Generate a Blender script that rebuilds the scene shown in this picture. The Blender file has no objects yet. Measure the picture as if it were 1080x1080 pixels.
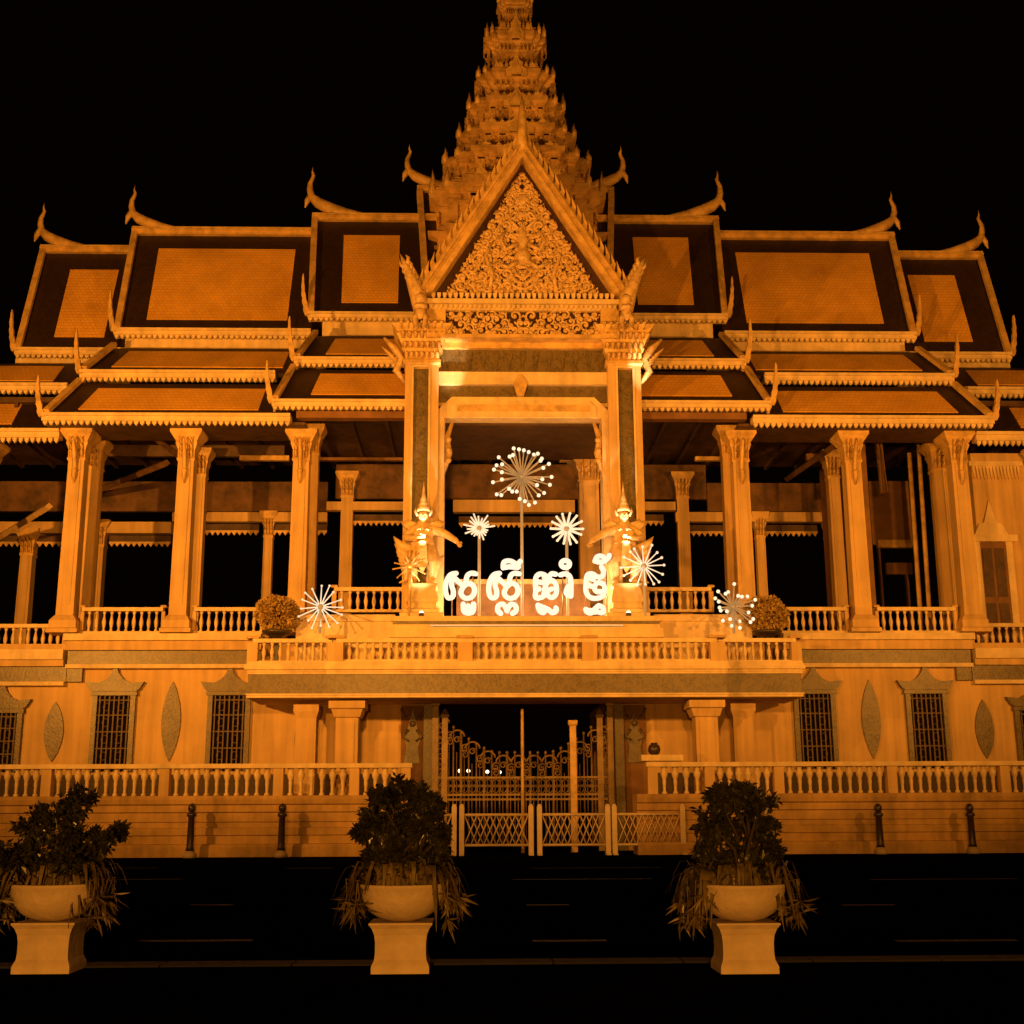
import bpy, bmesh, math, random
from mathutils import Vector, Matrix
C = bpy.context.scene.collection
R = math.radians
random.seed(7)
# ------------------------------------------------------------------ camera
F_PX, YAW, PITCH, ROLL = 1345.2, R(1.554), R(13.33), R(-0.269)
CAM = Vector((-1.59, -40.0, 1.22))
Fw = Vector((math.sin(YAW)*math.cos(PITCH), math.cos(YAW)*math.cos(PITCH), math.sin(PITCH)))
R0 = Vector((math.cos(YAW), -math.sin(YAW), 0))
U0 = R0.cross(Fw)
Rv = R0*math.cos(ROLL) + U0*math.sin(ROLL)
Uv = -R0*math.sin(ROLL) + U0*math.cos(ROLL)
cd = bpy.data.cameras.new('camera'); cam = bpy.data.objects.new('camera', cd); C.objects.link(cam)
cd.sensor_width = 36; cd.lens = F_PX*36/1080; cd.clip_start = .1; cd.clip_end = 3000
m3 = Matrix((Rv, Uv, -Fw)).transposed()
cam.matrix_world = Matrix.Translation(CAM) @ m3.to_4x4()
bpy.context.scene.camera = cam
# ------------------------------------------------------------------ world and lights
w = bpy.data.worlds.new('World'); bpy.context.scene.world = w; w.use_nodes = True
bg = w.node_tree.nodes['Background']; bg.inputs[0].default_value = (.010, .0045, .0012, 1); bg.inputs[1].default_value = .12
vs = bpy.context.scene.view_settings
vs.view_transform = 'Standard'; vs.look = 'None'; vs.gamma = 1; vs.exposure = 0; vs.use_curve_mapping = False
SOD = (1.0, .374, .046)
def spot(name, loc, tgt, power, size, blend=.6, col=SOD, rad=.25):
    l = bpy.data.lights.new(name, 'SPOT'); l.energy = power; l.color = col; l.spot_size = R(size); l.spot_blend = blend; l.shadow_soft_size = rad
    o = bpy.data.objects.new(name, l); C.objects.link(o); o.location = loc
    o.rotation_euler = (Vector(tgt)-Vector(loc)).to_track_quat('-Z', 'Y').to_euler(); return o
spot('floodlight', (-21, -17, 8.5), (-7, 9, 21), 25000, 110, .9)
spot('floodlight', (20, -17, 8.5), (8, 9, 21), 12500, 110, .9)
spot('floodlight', (-7, -22, 7.5), (0, 8, 22), 15500, 105, .9)
spot('floodlight', (9, -22, 7.5), (4, 8, 22), 7600, 105, .9)
spot('low_front_fill', (-2.6, -52, 1.25), (-1, -28, 1.2), 17000, 60, .8, (1, .37, .042))  # unseen lamp for the planters, set low behind the camera so the road stays dark
# ------------------------------------------------------------------ pixel <-> place
def at(px, py, Y):
    d = Fw*F_PX + Rv*(px-540) + Uv*(540-py)
    return CAM + d*((Y-CAM.y)/d.y)
def X(px, py, Y): return at(px, py, Y).x
def Z(px, py, Y): return at(px, py, Y).z
def zl(py, Y, pyR=None): return (Z(200, py, Y) + Z(895, pyR if pyR is not None else py, Y))/2
def half(pl, pr, py, Y, pyR=None): return (X(pr, pyR or py, Y) - X(pl, py, Y))/2
def gnd(px, py, h=0):
    d = Fw*F_PX + Rv*(px-540) + Uv*(540-py)
    return CAM + d*((h-CAM.z)/d.z)
# ------------------------------------------------------------------ materials
def mat(name, col, rough=.7, var=.0, vscale=1.0, bump=0., bscale=8., metal=0., streak=0., col2=None, spec=.5):
    m = bpy.data.materials.new(name); m.use_nodes = True; nt = m.node_tree; n = nt.nodes; L = nt.links
    b = n['Principled BSDF']; b.inputs['Roughness'].default_value = rough; b.inputs['Metallic'].default_value = metal
    b.inputs['Base Color'].default_value = (*col, 1); b.inputs['Specular IOR Level'].default_value = spec
    tc = n.new('ShaderNodeTexCoord')
    if var or col2:
        nz = n.new('ShaderNodeTexNoise'); nz.inputs['Scale'].default_value = vscale; nz.inputs['Detail'].default_value = 6; nz.inputs['Roughness'].default_value = .65
        L.new(tc.outputs['Object'], nz.inputs['Vector'])
        src = nz.outputs['Fac']
        if streak:
            mp = n.new('ShaderNodeMapping'); mp.inputs['Scale'].default_value = (3.2, 3.2, .22)
            L.new(tc.outputs['Object'], mp.inputs['Vector'])
            n2 = n.new('ShaderNodeTexNoise'); n2.inputs['Scale'].default_value = 1.3; n2.inputs['Detail'].default_value = 5
            L.new(mp.outputs[0], n2.inputs['Vector'])
            mx = n.new('ShaderNodeMath'); mx.operation = 'MULTIPLY_ADD'; mx.inputs[1].default_value = streak
            L.new(n2.outputs['Fac'], mx.inputs[0])
            ad = n.new('ShaderNodeMath'); ad.operation = 'MULTIPLY'; ad.inputs[1].default_value = 1-streak
            L.new(nz.outputs['Fac'], ad.inputs[0]); L.new(ad.outputs[0], mx.inputs[2]); src = mx.outputs[0]
        cr = n.new('ShaderNodeValToRGB'); cr.color_ramp.elements[0].position = .36; cr.color_ramp.elements[1].position = .60
        c2 = col2 or tuple(c*(1-var) for c in col)
        cr.color_ramp.elements[0].color = (*c2, 1); cr.color_ramp.elements[1].color = (*col, 1)
        L.new(src, cr.inputs[0]); L.new(cr.outputs[0], b.inputs['Base Color'])
    if bump:
        nb = n.new('ShaderNodeTexNoise'); nb.inputs['Scale'].default_value = bscale; nb.inputs['Detail'].default_value = 5
        L.new(tc.outputs['Object'], nb.inputs['Vector'])
        bp = n.new('ShaderNodeBump'); bp.inputs['Strength'].default_value = bump; bp.inputs['Distance'].default_value = .03
        L.new(nb.outputs['Fac'], bp.inputs['Height']); L.new(bp.outputs[0], b.inputs['Normal'])
    return m
def tile_mat(name, c1, c2, mortar, sx=5.2, rough=.45):
    m = bpy.data.materials.new(name); m.use_nodes = True; nt = m.node_tree; n = nt.nodes; L = nt.links
    b = n['Principled BSDF']; b.inputs['Roughness'].default_value = rough
    tc = n.new('ShaderNodeTexCoord'); sp = n.new('ShaderNodeSeparateXYZ'); cb = n.new('ShaderNodeCombineXYZ')
    L.new(tc.outputs['Object'], sp.inputs[0]); L.new(sp.outputs[0], cb.inputs[0]); L.new(sp.outputs[2], cb.inputs[1])
    br = n.new('ShaderNodeTexBrick'); br.inputs['Scale'].default_value = sx; br.inputs['Brick Width'].default_value = 1.0; br.inputs['Row Height'].default_value = .8
    br.inputs['Mortar Size'].default_value = .035; br.inputs['Bias'].default_value = -.2
    br.inputs['Color1'].default_value = (*c1, 1); br.inputs['Color2'].default_value = (*c2, 1); br.inputs['Mortar'].default_value = (*mortar, 1)
    L.new(cb.outputs[0], br.inputs['Vector'])
    nz = n.new('ShaderNodeTexNoise'); nz.inputs['Scale'].default_value = .55; nz.inputs['Detail'].default_value = 5
    L.new(tc.outputs['Object'], nz.inputs['Vector'])
    mr = n.new('ShaderNodeMapRange'); mr.inputs[1].default_value = .3; mr.inputs[2].default_value = .7; mr.inputs[3].default_value = .74; mr.inputs[4].default_value = 1.08
    L.new(nz.outputs['Fac'], mr.inputs[0])
    mx = n.new('ShaderNodeMix'); mx.data_type = 'RGBA'; mx.blend_type = 'MULTIPLY'; mx.inputs[0].default_value = 1
    L.new(br.outputs['Color'], mx.inputs[6]); L.new(mr.outputs[0], mx.inputs[7]); L.new(mx.outputs[2], b.inputs['Base Color'])
    bp = n.new('ShaderNodeBump'); bp.inputs['Strength'].default_value = .5; bp.inputs['Distance'].default_value = .03; bp.invert = True
    L.new(br.outputs['Fac'], bp.inputs['Height']); L.new(bp.outputs[0], b.inputs['Normal'])
    return m
def emat(name, col, s):
    m = bpy.data.materials.new(name); m.use_nodes = True; b = m.node_tree.nodes['Principled BSDF']
    b.inputs['Base Color'].default_value = (.25, .23, .2, 1); b.inputs['Emission Color'].default_value = (*col, 1); b.inputs['Emission Strength'].default_value = s
    return m
def mosaic(name, c1, c2):
    m = bpy.data.materials.new(name); m.use_nodes = True; nt = m.node_tree; n = nt.nodes; L = nt.links
    b = n['Principled BSDF']; b.inputs['Roughness'].default_value = .4
    tc = n.new('ShaderNodeTexCoord')
    vo = n.new('ShaderNodeTexVoronoi'); vo.inputs['Scale'].default_value = 13
    nz = n.new('ShaderNodeTexNoise'); nz.inputs['Scale'].default_value = 3.5; nz.inputs['Detail'].default_value = 4
    L.new(tc.outputs['Object'], vo.inputs['Vector']); L.new(tc.outputs['Object'], nz.inputs['Vector'])
    ad = n.new('ShaderNodeMath'); ad.operation = 'MULTIPLY_ADD'; ad.inputs[1].default_value = .55
    L.new(vo.outputs['Distance'], ad.inputs[0]); L.new(nz.outputs['Fac'], ad.inputs[2])
    cr = n.new('ShaderNodeValToRGB'); cr.color_ramp.elements[0].position = .45; cr.color_ramp.elements[1].position = .9
    cr.color_ramp.elements[0].color = (*c1, 1); cr.color_ramp.elements[1].color = (*c2, 1)
    L.new(ad.outputs[0], cr.inputs[0]); L.new(cr.outputs[0], b.inputs['Base Color'])
    bp = n.new('ShaderNodeBump'); bp.inputs['Strength'].default_value = .25; bp.inputs['Distance'].default_value = .012
    L.new(vo.outputs['Distance'], bp.inputs['Height']); L.new(bp.outputs[0], b.inputs['Normal'])
    return m
M = dict(
    stucco=mat('stucco', (.68, .45, .185), .75, .34, .45, .25, 9, streak=.5),
    trim=mat('painted_trim', (.80, .60, .31), .6, .34, 1.2, .2, 12, streak=.35),
    plinth=mat('weathered_plinth', (.60, .37, .13), .8, .5, .7, .3, 7, streak=.3),
    gold=mat('gilded_stucco', (.72, .46, .15), .5, .42, 2.2, .35, 14),
    spire=mat('spire_stucco', (.64, .39, .13), .55, .45, 1.6, .5, 9),
    relief=mat('gilded_relief', (.70, .47, .20), .4, .4, 6, .2, 20),
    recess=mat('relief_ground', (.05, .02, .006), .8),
    mosaic=mosaic('mosaic_band', (.07, .052, .022), (.165, .12, .05)),
    field=tile_mat('orange_roof_tiles', (.86, .47, .07), (.78, .40, .056), (.52, .24, .035), 5.5),
    border=tile_mat('dark_roof_tiles', (.042, .021, .009), (.028, .015, .007), (.014, .008, .004)),
    wood=mat('dark_wood', (.10, .05, .02), .6, .5, 2.5, .2, 10),
    brown=mat('brown_wall', (.24, .115, .036), .7, .35, 1.3, .2, 8),
    dim=mat('dimmed_brown', (.17, .085, .03), .75, .65, 1.1, .3, 8),  # brown with the dimness of the interior put into its colour
    foot_band=mat('dark_foot_band', (.075, .045, .022), .7, .4, 1.5),
    curtain=mat('brown_curtain', (.22, .12, .05), .9, .3, 3),
    iron=mat('painted_iron', (.26, .17, .07), .45, .3, 5, metal=.2),
    void=mat('dark_opening', (.006, .004, .003), .7, spec=.05),  # darkness behind the window grilles, put into the colour
    grille=mat('window_grille', (.16, .10, .045), .6, .3, 6),
    white=mat('white_metal', (.72, .56, .36), .45, .15, 6),
    asphalt=mat('asphalt', (.006, .005, .005), .95, .6, .5, .4, 30, spec=.0),
    paint=mat('worn_road_paint', (.038, .029, .02), .8, .97, 1.6),
    kerb=mat('kerb_stone', (.011, .008, .006), .9, .6, .9),
    pot=mat('planter_concrete', (.52, .40, .25), .7, .28, 3.5, .3, 18, streak=.3),
    soil=mat('potting_soil', (.02, .013, .008), .95),
    leaf=mat('shrub_leaf', (.036, .034, .010), .3, .75, 9),
    strap=mat('strap_leaf', (.15, .11, .032), .45, .7, 6),
    bark=mat('shrub_stem', (.022, .014, .008), .9),
    topi=mat('clipped_leaf', (.50, .32, .08), .6, .45, 9),
    black=mat('dark_metal', (.055, .036, .018), .35, .4, 6),
    statue=mat('gilded_statue', (.72, .50, .22), .4, .3, 7, .3, 18),
    letter=emat('lit_letter', (1, .86, .70), .98),
    bulb=emat('lit_bulb', (1, .80, .56), 1.15),
    rod=emat('lit_rod', (1, .52, .18), .24),
    star=emat('lit_star', (1, .76, .5), .95),
    lamp=emat('far_lamp', (1, .75, .45), 3.5),
    strip=emat('led_strip', (1, .62, .28), .55),
)
# ------------------------------------------------------------------ mesh builder
class MB:
    def __init__(s): s.v = []; s.f = []; s.smooth = []
    def add(s, vs, fs, sm=False):
        o = len(s.v); s.v += [tuple(p) for p in vs]
        for f in fs: s.f.append(tuple(i+o for i in f)); s.smooth.append(sm)
    def box(s, x0, x1, y0, y1, z0, z1):
        s.add([(x0,y0,z0),(x1,y0,z0),(x1,y1,z0),(x0,y1,z0),(x0,y0,z1),(x1,y0,z1),(x1,y1,z1),(x0,y1,z1)],
              [(0,3,2,1),(4,5,6,7),(0,1,5,4),(1,2,6,5),(2,3,7,6),(3,0,4,7)])
        return s
    def hexa(s, a, b): # two quads
        s.add(list(a)+list(b), [(0,3,2,1),(4,5,6,7),(0,1,5,4),(1,2,6,5),(2,3,7,6),(3,0,4,7)]); return s
    def xz(s, pts, y0, y1): # outline in the XZ plane, extruded in Y
        n = len(pts); s.add([(p[0],y0,p[1]) for p in pts]+[(p[0],y1,p[1]) for p in pts],
            [tuple(range(n)), tuple(range(2*n-1, n-1, -1))]+[(i,i+n,(i+1)%n+n,(i+1)%n) for i in range(n)]); return s
    def yz(s, pts, x0, x1):
        n = len(pts); s.add([(x0,p[0],p[1]) for p in pts]+[(x1,p[0],p[1]) for p in pts],
            [tuple(range(n)), tuple(range(2*n-1, n-1, -1))]+[(i,i+n,(i+1)%n+n,(i+1)%n) for i in range(n)]); return s
    def tube(s, pts, r, n=6, sm=True, flat=1.0):
        pts = [Vector(p) for p in pts]; N = len(pts)
        rs = r if isinstance(r, (list, tuple)) else [r]*N
        vs = []; fs = []
        for i, p in enumerate(pts):
            t = (pts[min(i+1, N-1)]-pts[max(i-1, 0)])
            t = t.normalized() if t.length > 1e-9 else Vector((0,0,1))
            a = Vector((0,1,0)) if abs(t.y) < .9 else Vector((1,0,0))
            u = t.cross(a).normalized(); vv = u.cross(t).normalized()
            for k in range(n):
                q = 2*math.pi*k/n; vs.append(p+u*math.cos(q)*rs[i]+vv*math.sin(q)*rs[i]*flat)
        for i in range(N-1):
            for k in range(n): fs.append((i*n+k, i*n+(k+1)%n, (i+1)*n+(k+1)%n, (i+1)*n+k))
        fs.append(tuple(range(n-1,-1,-1))); fs.append(tuple((N-1)*n+k for k in range(n)))
        s.add(vs, fs, sm); return s
    def lathe(s, prof, cx, cy, n=10, sm=True, z=0):
        vs = [(cx+r*math.cos(2*math.pi*k/n), cy+r*math.sin(2*math.pi*k/n), z+h) for r, h in prof for k in range(n)]
        fs = [(i*n+k, i*n+(k+1)%n, (i+1)*n+(k+1)%n, (i+1)*n+k) for i in range(len(prof)-1) for k in range(n)]
        fs += [tuple(range(n-1,-1,-1)), tuple((len(prof)-1)*n+k for k in range(n))]
        s.add(vs, fs, sm); return s
    def sq(s, prof, cx, cy): # square section stack (half width, z)
        vs = []
        for r, h in prof:
            rx, ry = r if isinstance(r, tuple) else (r, r)
            vs += [(cx-rx,cy-ry,h),(cx+rx,cy-ry,h),(cx+rx,cy+ry,h),(cx-rx,cy+ry,h)]
        N = len(prof); fs = [(3,2,1,0), tuple((N-1)*4+k for k in range(4))]
        fs += [(i*4+k, i*4+(k+1)%4, (i+1)*4+(k+1)%4, (i+1)*4+k) for i in range(N-1) for k in range(4)]
        s.add(vs, fs); return s
    def ball(s, c, r, n=8, sc=(1,1,1)):
        vs = []; m = max(4, n//2+1)
        for i in range(m+1):
            a = math.pi*i/m
            rr = max(math.sin(a), .02)
            for k in range(n): vs.append((c[0]+sc[0]*r*rr*math.cos(2*math.pi*k/n), c[1]+sc[1]*r*rr*math.sin(2*math.pi*k/n), c[2]-sc[2]*r*math.cos(a)))
        fs = [(i*n+k, i*n+(k+1)%n, (i+1)*n+(k+1)%n, (i+1)*n+k) for i in range(m) for k in range(n)]
        s.add(vs, fs, True); return s
ORG = {}
def build(name, mb, m, parent=None, label=None):
    me = bpy.data.meshes.new(name); o = bpy.data.objects.new(name, me); C.objects.link(o)
    off = Vector(ORG.get(parent.name, (0,0,0))) if parent else Vector((0,0,0))
    me.from_pydata([tuple(Vector(p)-off) for p in mb.v], [], mb.f)
    me.polygons.foreach_set('use_smooth', mb.smooth)
    bm = bmesh.new(); bm.from_mesh(me); bmesh.ops.recalc_face_normals(bm, faces=bm.faces); bm.to_mesh(me); bm.free()
    me.materials.append(M[m] if isinstance(m, str) else m)
    if parent:
        o.parent = parent; ORG[o.name] = tuple(off)
    if label: o['label'] = label
    return o
def thing(name, label, cat, loc=(0,0,0), group=None):
    o = bpy.data.objects.new(name, None); C.objects.link(o); o.location = loc; o.empty_display_size = .3
    o['label'] = label; o['category'] = cat
    if group: o['group'] = group
    ORG[o.name] = tuple(loc); return o
def tag(o, label, cat, group=None):
    o['label'] = label; o['category'] = cat
    if group: o['group'] = group
    return o
def struct(name, mb, m):
    o = build(name, mb, m); o['kind'] = 'structure'; return o
def copy_tree(o, loc=None, parent=None, label=None):
    c = o.copy(); C.objects.link(c)
    if parent: c.parent = parent
    if loc is not None: c.location = loc
    if label: c['label'] = label
    for ch in o.children: copy_tree(ch, None, c)
    return c
# ================================================================== SETTING: ground
g = MB(); g.add([(-900,-300,0),(900,-300,0),(900,900,0),(-900,900,0)], [(0,1,2,3)]); struct('ground', g, 'asphalt')
k1 = gnd(540, 1011, .115)
mb = MB(); mb.box(-60, 60, -39.6+0, k1.y-.28, .004, .1)
struct('pavement', mb, 'asphalt')
mb = MB()
x = -60.0
while x < 60:
    mb.box(x, x+.985, k1.y-.277, k1.y, .003, .115); x += 1.0
struct('kerb', mb, 'kerb')
mb = MB()
for py, segs in ((993, ((145,265),(562,640),(945,1075))), (955, ((200,245),(555,600),(888,945))), (928, ((118,190),(540,690),(918,1080))), (916, ((112,165),(300,350),(560,700)))):
    for a, b in segs:
        p, q = gnd(a, py), gnd(b, py); mb.box(p.x, q.x, p.y-.07, p.y+.07, .004, .008)
struct('road_marking', mb, 'paint')
# ================================================================== THE PAVILION
PAV = thing('royal_pavilion', 'large floodlit open-sided pavilion with tiered tiled roofs, central gable and carved spire', 'pavilion', (0, 5, 0))
def part(name, mb, m, parent=PAV, label=None): return build(name, mb, m, parent, label)
YW, YC, YB, YI = 5.0, 5.2, 2.2, 1.0     # ground floor wall, upper columns, balcony wing, balcony centre
zs = {p: zl(p, 4.5) for p in range(600, 760)}
FL = zl(668, YC)                         # upper floor level
XA = half(61, 1038, 664, YC) + .4        # outer edge of the raised storey
XO = 27.0                                # beyond the frame
XG = half(452, 643, 790, YW)             # gateway half width
# --- ground storey blocks
zt = zl(700, YW)
for s in (-1, 1):
    mb = MB(); mb.box(min(s*XG, s*XO), max(s*XG, s*XO), YW, 14.5, 0, zt); part('wall', mb, 'stucco')
zfl = FL-.35
mb = MB(); mb.box(-XO, XO, YW+.25, 14.5, zt-.0, zfl); part('floor_slab', mb, 'stucco')
# stepped cornice and mosaic frieze, high run over the main block, lower run outside
XS = half(67, 1026, 690, 4.7); XB = half(264, 845, 690, YB)
for s in (-1, 1):
    def run(x0, x1, z0, z1, y0, nm, m, y1=YW+.3):
        mb = MB(); mb.box(min(s*x0, s*x1), max(s*x0, s*x1), y0, y1, z0, z1); part(nm, mb, m)
    run(XB+.02, XS, zl(675, 4.5), zl(668, 4.5), 4.42, 'cornice', 'trim')
    run(XB+.02, XS-.05, zl(685, 4.6), zl(675, 4.5)-.002, 4.58, 'cornice', 'stucco')
    run(XB+.02, XS-.1, zl(700, 4.75), zl(685, 4.6)-.002, 4.74, 'frieze', 'mosaic')
    run(XB+.02, XS-.05, zl(704, 4.7), zl(700, 4.75)-.002, 4.68, 'cornice', 'trim')
    XS2 = XS-1.5
    run(XS+.003, XO, zl(695, 4.6), zl(684, 4.5), 4.52, 'cornice', 'trim')
    run(XS+.003, XO, zl(702, 4.7), zl(695, 4.6)-.002, 4.64, 'cornice', 'stucco')
    run(XS-.08, XO, zl(718, 4.8), zl(702, 4.7)-.002, 4.78, 'frieze', 'mosaic')
    run(XS-.03, XO, zl(722, 4.75), zl(718, 4.8)-.002, 4.72, 'cornice', 'trim')
    # vertical return of the frieze
    run(XS-.62, XS-.1, zl(718, 4.8), zl(704, 4.7)-.002, 4.79, 'frieze', 'mosaic')
# --- windows
def window(cx, ztop, wd, zb):
    W = part('window', MB().box(cx-wd/2, cx+wd/2, YW-.02, YW+.1, zb, ztop), 'void')
    fr = MB(); t = .17
    fr.box(cx-wd/2-t, cx-wd/2, YW-.16, YW+.05, zb, ztop); fr.box(cx+wd/2, cx+wd/2+t, YW-.16, YW+.05, zb, ztop)
    fr.box(cx-wd/2-t-.05, cx+wd/2+t+.05, YW-.2, YW+.05, ztop+.002, ztop+.13)
    build('frame', fr, 'mosaic', W)
    gr = MB()
    for i in range(7):
        x = cx-wd/2+wd*(i+.5)/7; gr.box(x-.022, x+.022, YW-.1, YW-.05, zb, ztop)
    for q in (.08, .3, .52, .74, .94):
        z = zb+(ztop-zb)*q; gr.box(cx-wd/2+.01, cx+wd/2-.01, YW-.085, YW-.055, z-.02, z+.02)
    for q in (.2, .42, .64, .85):
        for e in (-1, 1):
            c = Vector((cx+e*wd*.22, YW-.09, zb+(ztop-zb)*q))
            gr.tube([c+Vector((.11*math.cos(a), 0, .14*math.sin(a))) for a in [k*math.pi/5 for k in range(11)]], .016, 4)
    build('grille', gr, 'grille', W)
    h = wd/2+.3; z0 = ztop+.135; ho = MB()
    prof = [(-h,.10),(-h-.14,.34),(-h*.62,.30),(-h*.34,.42),(-h*.15,.62),(0,.98)]
    pts = [(cx+a, z0+b) for a, b in prof]+[(cx-a, z0+b) for a, b in prof[-2::-1]]+[(cx+h*.85, z0), (cx-h*.85, z0)]
    ho.xz(pts, YW-.2, YW+.05); ho.box(cx-h*.9, cx+h*.9, YW-.22, YW-.19, z0+.01, z0+.09)
    build('hood', ho, 'mosaic', W)
def medallion(cx, z0, z1, hw):
    pts = []
    for k in range(13):
        t = k/12; pts.append((cx-hw*math.sin(math.pi*t)**.8, z0+(z1-z0)*t))
    pts += [(2*cx-a, b) for a, b in pts[-2:0:-1]]
    mb = MB().xz(pts, YW-.07, YW+.05); part('wall_medallion', mb, 'mosaic')
zb1 = zl(812, YW)
for s in (-1, 1):
    for pl, pr in ((118, 976), (240, 858)):
        window(s*half(pl, pr, 762, YW), zl(733, YW), 1.14, zb1)
    window(s*half(2, 1092, 770, YW), zl(751, YW), 1.1, zb1)
    medallion(s*half(179, 917, 760, YW), zl(802, YW), zl(718, YW), .33)
    medallion(s*half(57, 1038, 770, YW), zl(802, YW), zl(739, YW), .33)
    medallion(s*half(320, 785, 780, YW), zl(812, YW), zl(746, YW), .26)
zd = Z(200, 817, YW)
for s in (-1, 1):
    e = sorted((s*(XG+.75), s*XO)); part('foot_band', MB().box(e[0], e[1], YW-.03, YW+.1, .02, zd), 'foot_band')  # darker band along the foot of the ground-floor wall
# --- balcony: wings and centre
XI = half(346, 765, 690, YI)
zsof = zl(737, YI)
def bal_block(x0, x1, y0, y1):
    b = MB().box(x0, x1, y0+.06, y1, zl(736, y0)+.004, zl(700, y0)); o = part('balcony', b, 'stucco')
    f = MB().box(x0-.0, x1+.0, y0-.0, y0+.058, zl(731, y0), zl(711, y0)); build('frieze', f, 'mosaic', o)
    t = MB()
    for a, b2, pr in ((735.4, 733, .05), (732.9, 731.2, .09), (710.8, 708.5, .05), (708.4, 706.4, .09), (706.3, 702.6, .18), (702.5, 700, .12)):
        t.box(x0-pr*.6, x1+pr*.6, y0-pr, y0+.2, zl(a, y0), zl(b2, y0))
    t.box(x0-.05, x1+.05, y0-.08, y0+.2, zl(699.8, y0), zl(697.5, y0))
    build('moulding', t, 'trim', o); return o
o = bal_block(-XI, XI, YI, YB-.004)
c = at(553, 712, YI); apx = MB().xz([(c.x-.55,c.z-.3),(c.x-.2,c.z-.08),(c.x,c.z+.22),(c.x+.2,c.z-.08),(c.x+.55,c.z-.3),(c.x,c.z-.62)], YI-.04, YI+.02); build('crest', apx, 'mosaic', o)
bal_block(-XB, XB, YB, YW-.3)
# pilasters carrying the balcony corners
for s in (-1, 1):
    cx = s*half(364, 743, 770, 1.5); p = MB()
    p.sq([(.36,0),(.36,zl(757,1.5)),(.42,zl(756,1.5)),(.50,zl(748,1.5)),(.58,zl(747,1.5)),(.58,zl(739.5,1.5))], cx, 1.75)
    p.box(cx-.24, cx+.24, 1.36, 1.42, .4, zl(760, 1.5)); part('pilaster', p, 'stucco')
    cx2 = s*half(330, 781, 770, 3.2); p = MB().sq([(.34,0),(.34,zl(757,3.2)),(.42,zl(750,3.2)),(.42,zl(743,3.2))], cx2+s*0.15, 3.4); part('pilaster', p, 'stucco')
    # carved guardian panel beside the gate
    x0, x1 = X(426 if s<0 else 655, 780, YW), X(448 if s<0 else 681, 780, YW)
    x0 = s*half(448, 657, 780, YW); x1 = s*half(424, 682, 780, YW)
    zt2, zb2 = zl(744, YW), .2
    pn = MB().box(min(x0,x1), max(x0,x1), YW-.12, YW-.002, zb2, zt2); P_ = part('carved_panel', pn, 'brown')
    rl = MB(); cx = (x0+x1)/2; hgt = zt2-zl(805, YW); z0 = zl(805, YW)
    rl.xz([(cx-.28,z0),(cx-.20,z0+hgt*.28),(cx-.34,z0+hgt*.5),(cx-.16,z0+hgt*.62),(cx-.10,z0+hgt*.74),(cx,z0+hgt*.93),(cx+.10,z0+hgt*.74),(cx+.16,z0+hgt*.62),(cx+.3,z0+hgt*.46),(cx+.2,z0+hgt*.26),(cx+.26,z0)], YW-.2, YW-.1)
    rl.ball((cx, YW-.2, z0+hgt*.68), .12)
    for e in (-1, 1):
        rl.tube([(cx+e*.15,YW-.2,z0+hgt*.58),(cx+e*.32,YW-.24,z0+hgt*.45),(cx+e*.12,YW-.26,z0+hgt*.38)], [.06,.05,.04])
        rl.tube([(cx+e*.4,YW-.15,z0+hgt*.95),(cx+e*.34,YW-.15,z0+hgt*.84),(cx+e*.2,YW-.15,z0+hgt*.8)], [.05,.06,.03])
    build('guardian_relief', rl, 'mosaic', P_)
    gp = MB().box(min(s*XG, s*(XG+.32)), max(s*XG, s*(XG+.32)), YW-.3, YW-.125, 0, zl(742, YW)+.05); part('gate_jamb', gp, 'mosaic')
# gateway inner lining
mb = MB().box(-XG, XG, YW+.3, 14.4, zl(742, YW)+.35, zt-.01); part('soffit', mb, 'wood')
# --- balustrades
def balusters(mb, x0, x1, y, z0, z1, step=.26, r=.075, top=False):
    n = max(1, int((x1-x0)/step)); h = z1-z0
    for i in range(n):
        x = x0+(x1-x0)*(i+.5)/n
        if top: mb.lathe([(r*.7,0),(r*.7,.07*h),(r*.4,.12*h),(r*.42,.3*h),(r*.55,.45*h),(r*.5,.55*h),(r*.85,.66*h),(r*1.0,.76*h),(r*.75,.86*h),(r*.45,.9*h),(r*.8,.94*h),(r*.8,h)], x, y, 8, True, z0)
        else: mb.lathe([(r*.8,0),(r*.8,.08*h),(r*.45,.14*h),(r*.9,.36*h),(r*1.0,.48*h),(r*.5,.74*h),(r*.42,.84*h),(r*.8,.9*h),(r*.8,h)], x, y, 7, True, z0)
def balustrade(posts, y, z0, z1, pw, parent=None, step=.26, r=.075, m='trim', mp='stucco', rail=.13):
    o = part('balustrade', MB().box(posts[0], posts[-1], y-.15, y+.15, z1-rail, z1), m, parent or PAV)
    build('bottom_rail', MB().box(posts[0], posts[-1], y-.13, y+.13, z0, z0+.09), m, o)
    for p in posts:
        b = MB().sq([(pw,z0+.004),(pw,z1-rail-.004)], p, y); b.sq([(pw+.03,z1+.003),(pw+.05,z1+.05),(pw+.02,z1+.09)], p, y); build('post', b, mp, o)
    b = MB()
    for a, c in zip(posts[:-1], posts[1:]): balusters(b, a+pw+.05, c-pw-.05, y, z0+.085, z1-rail+.005, step, r)
    build('baluster_row', b, m, o); return o
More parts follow.
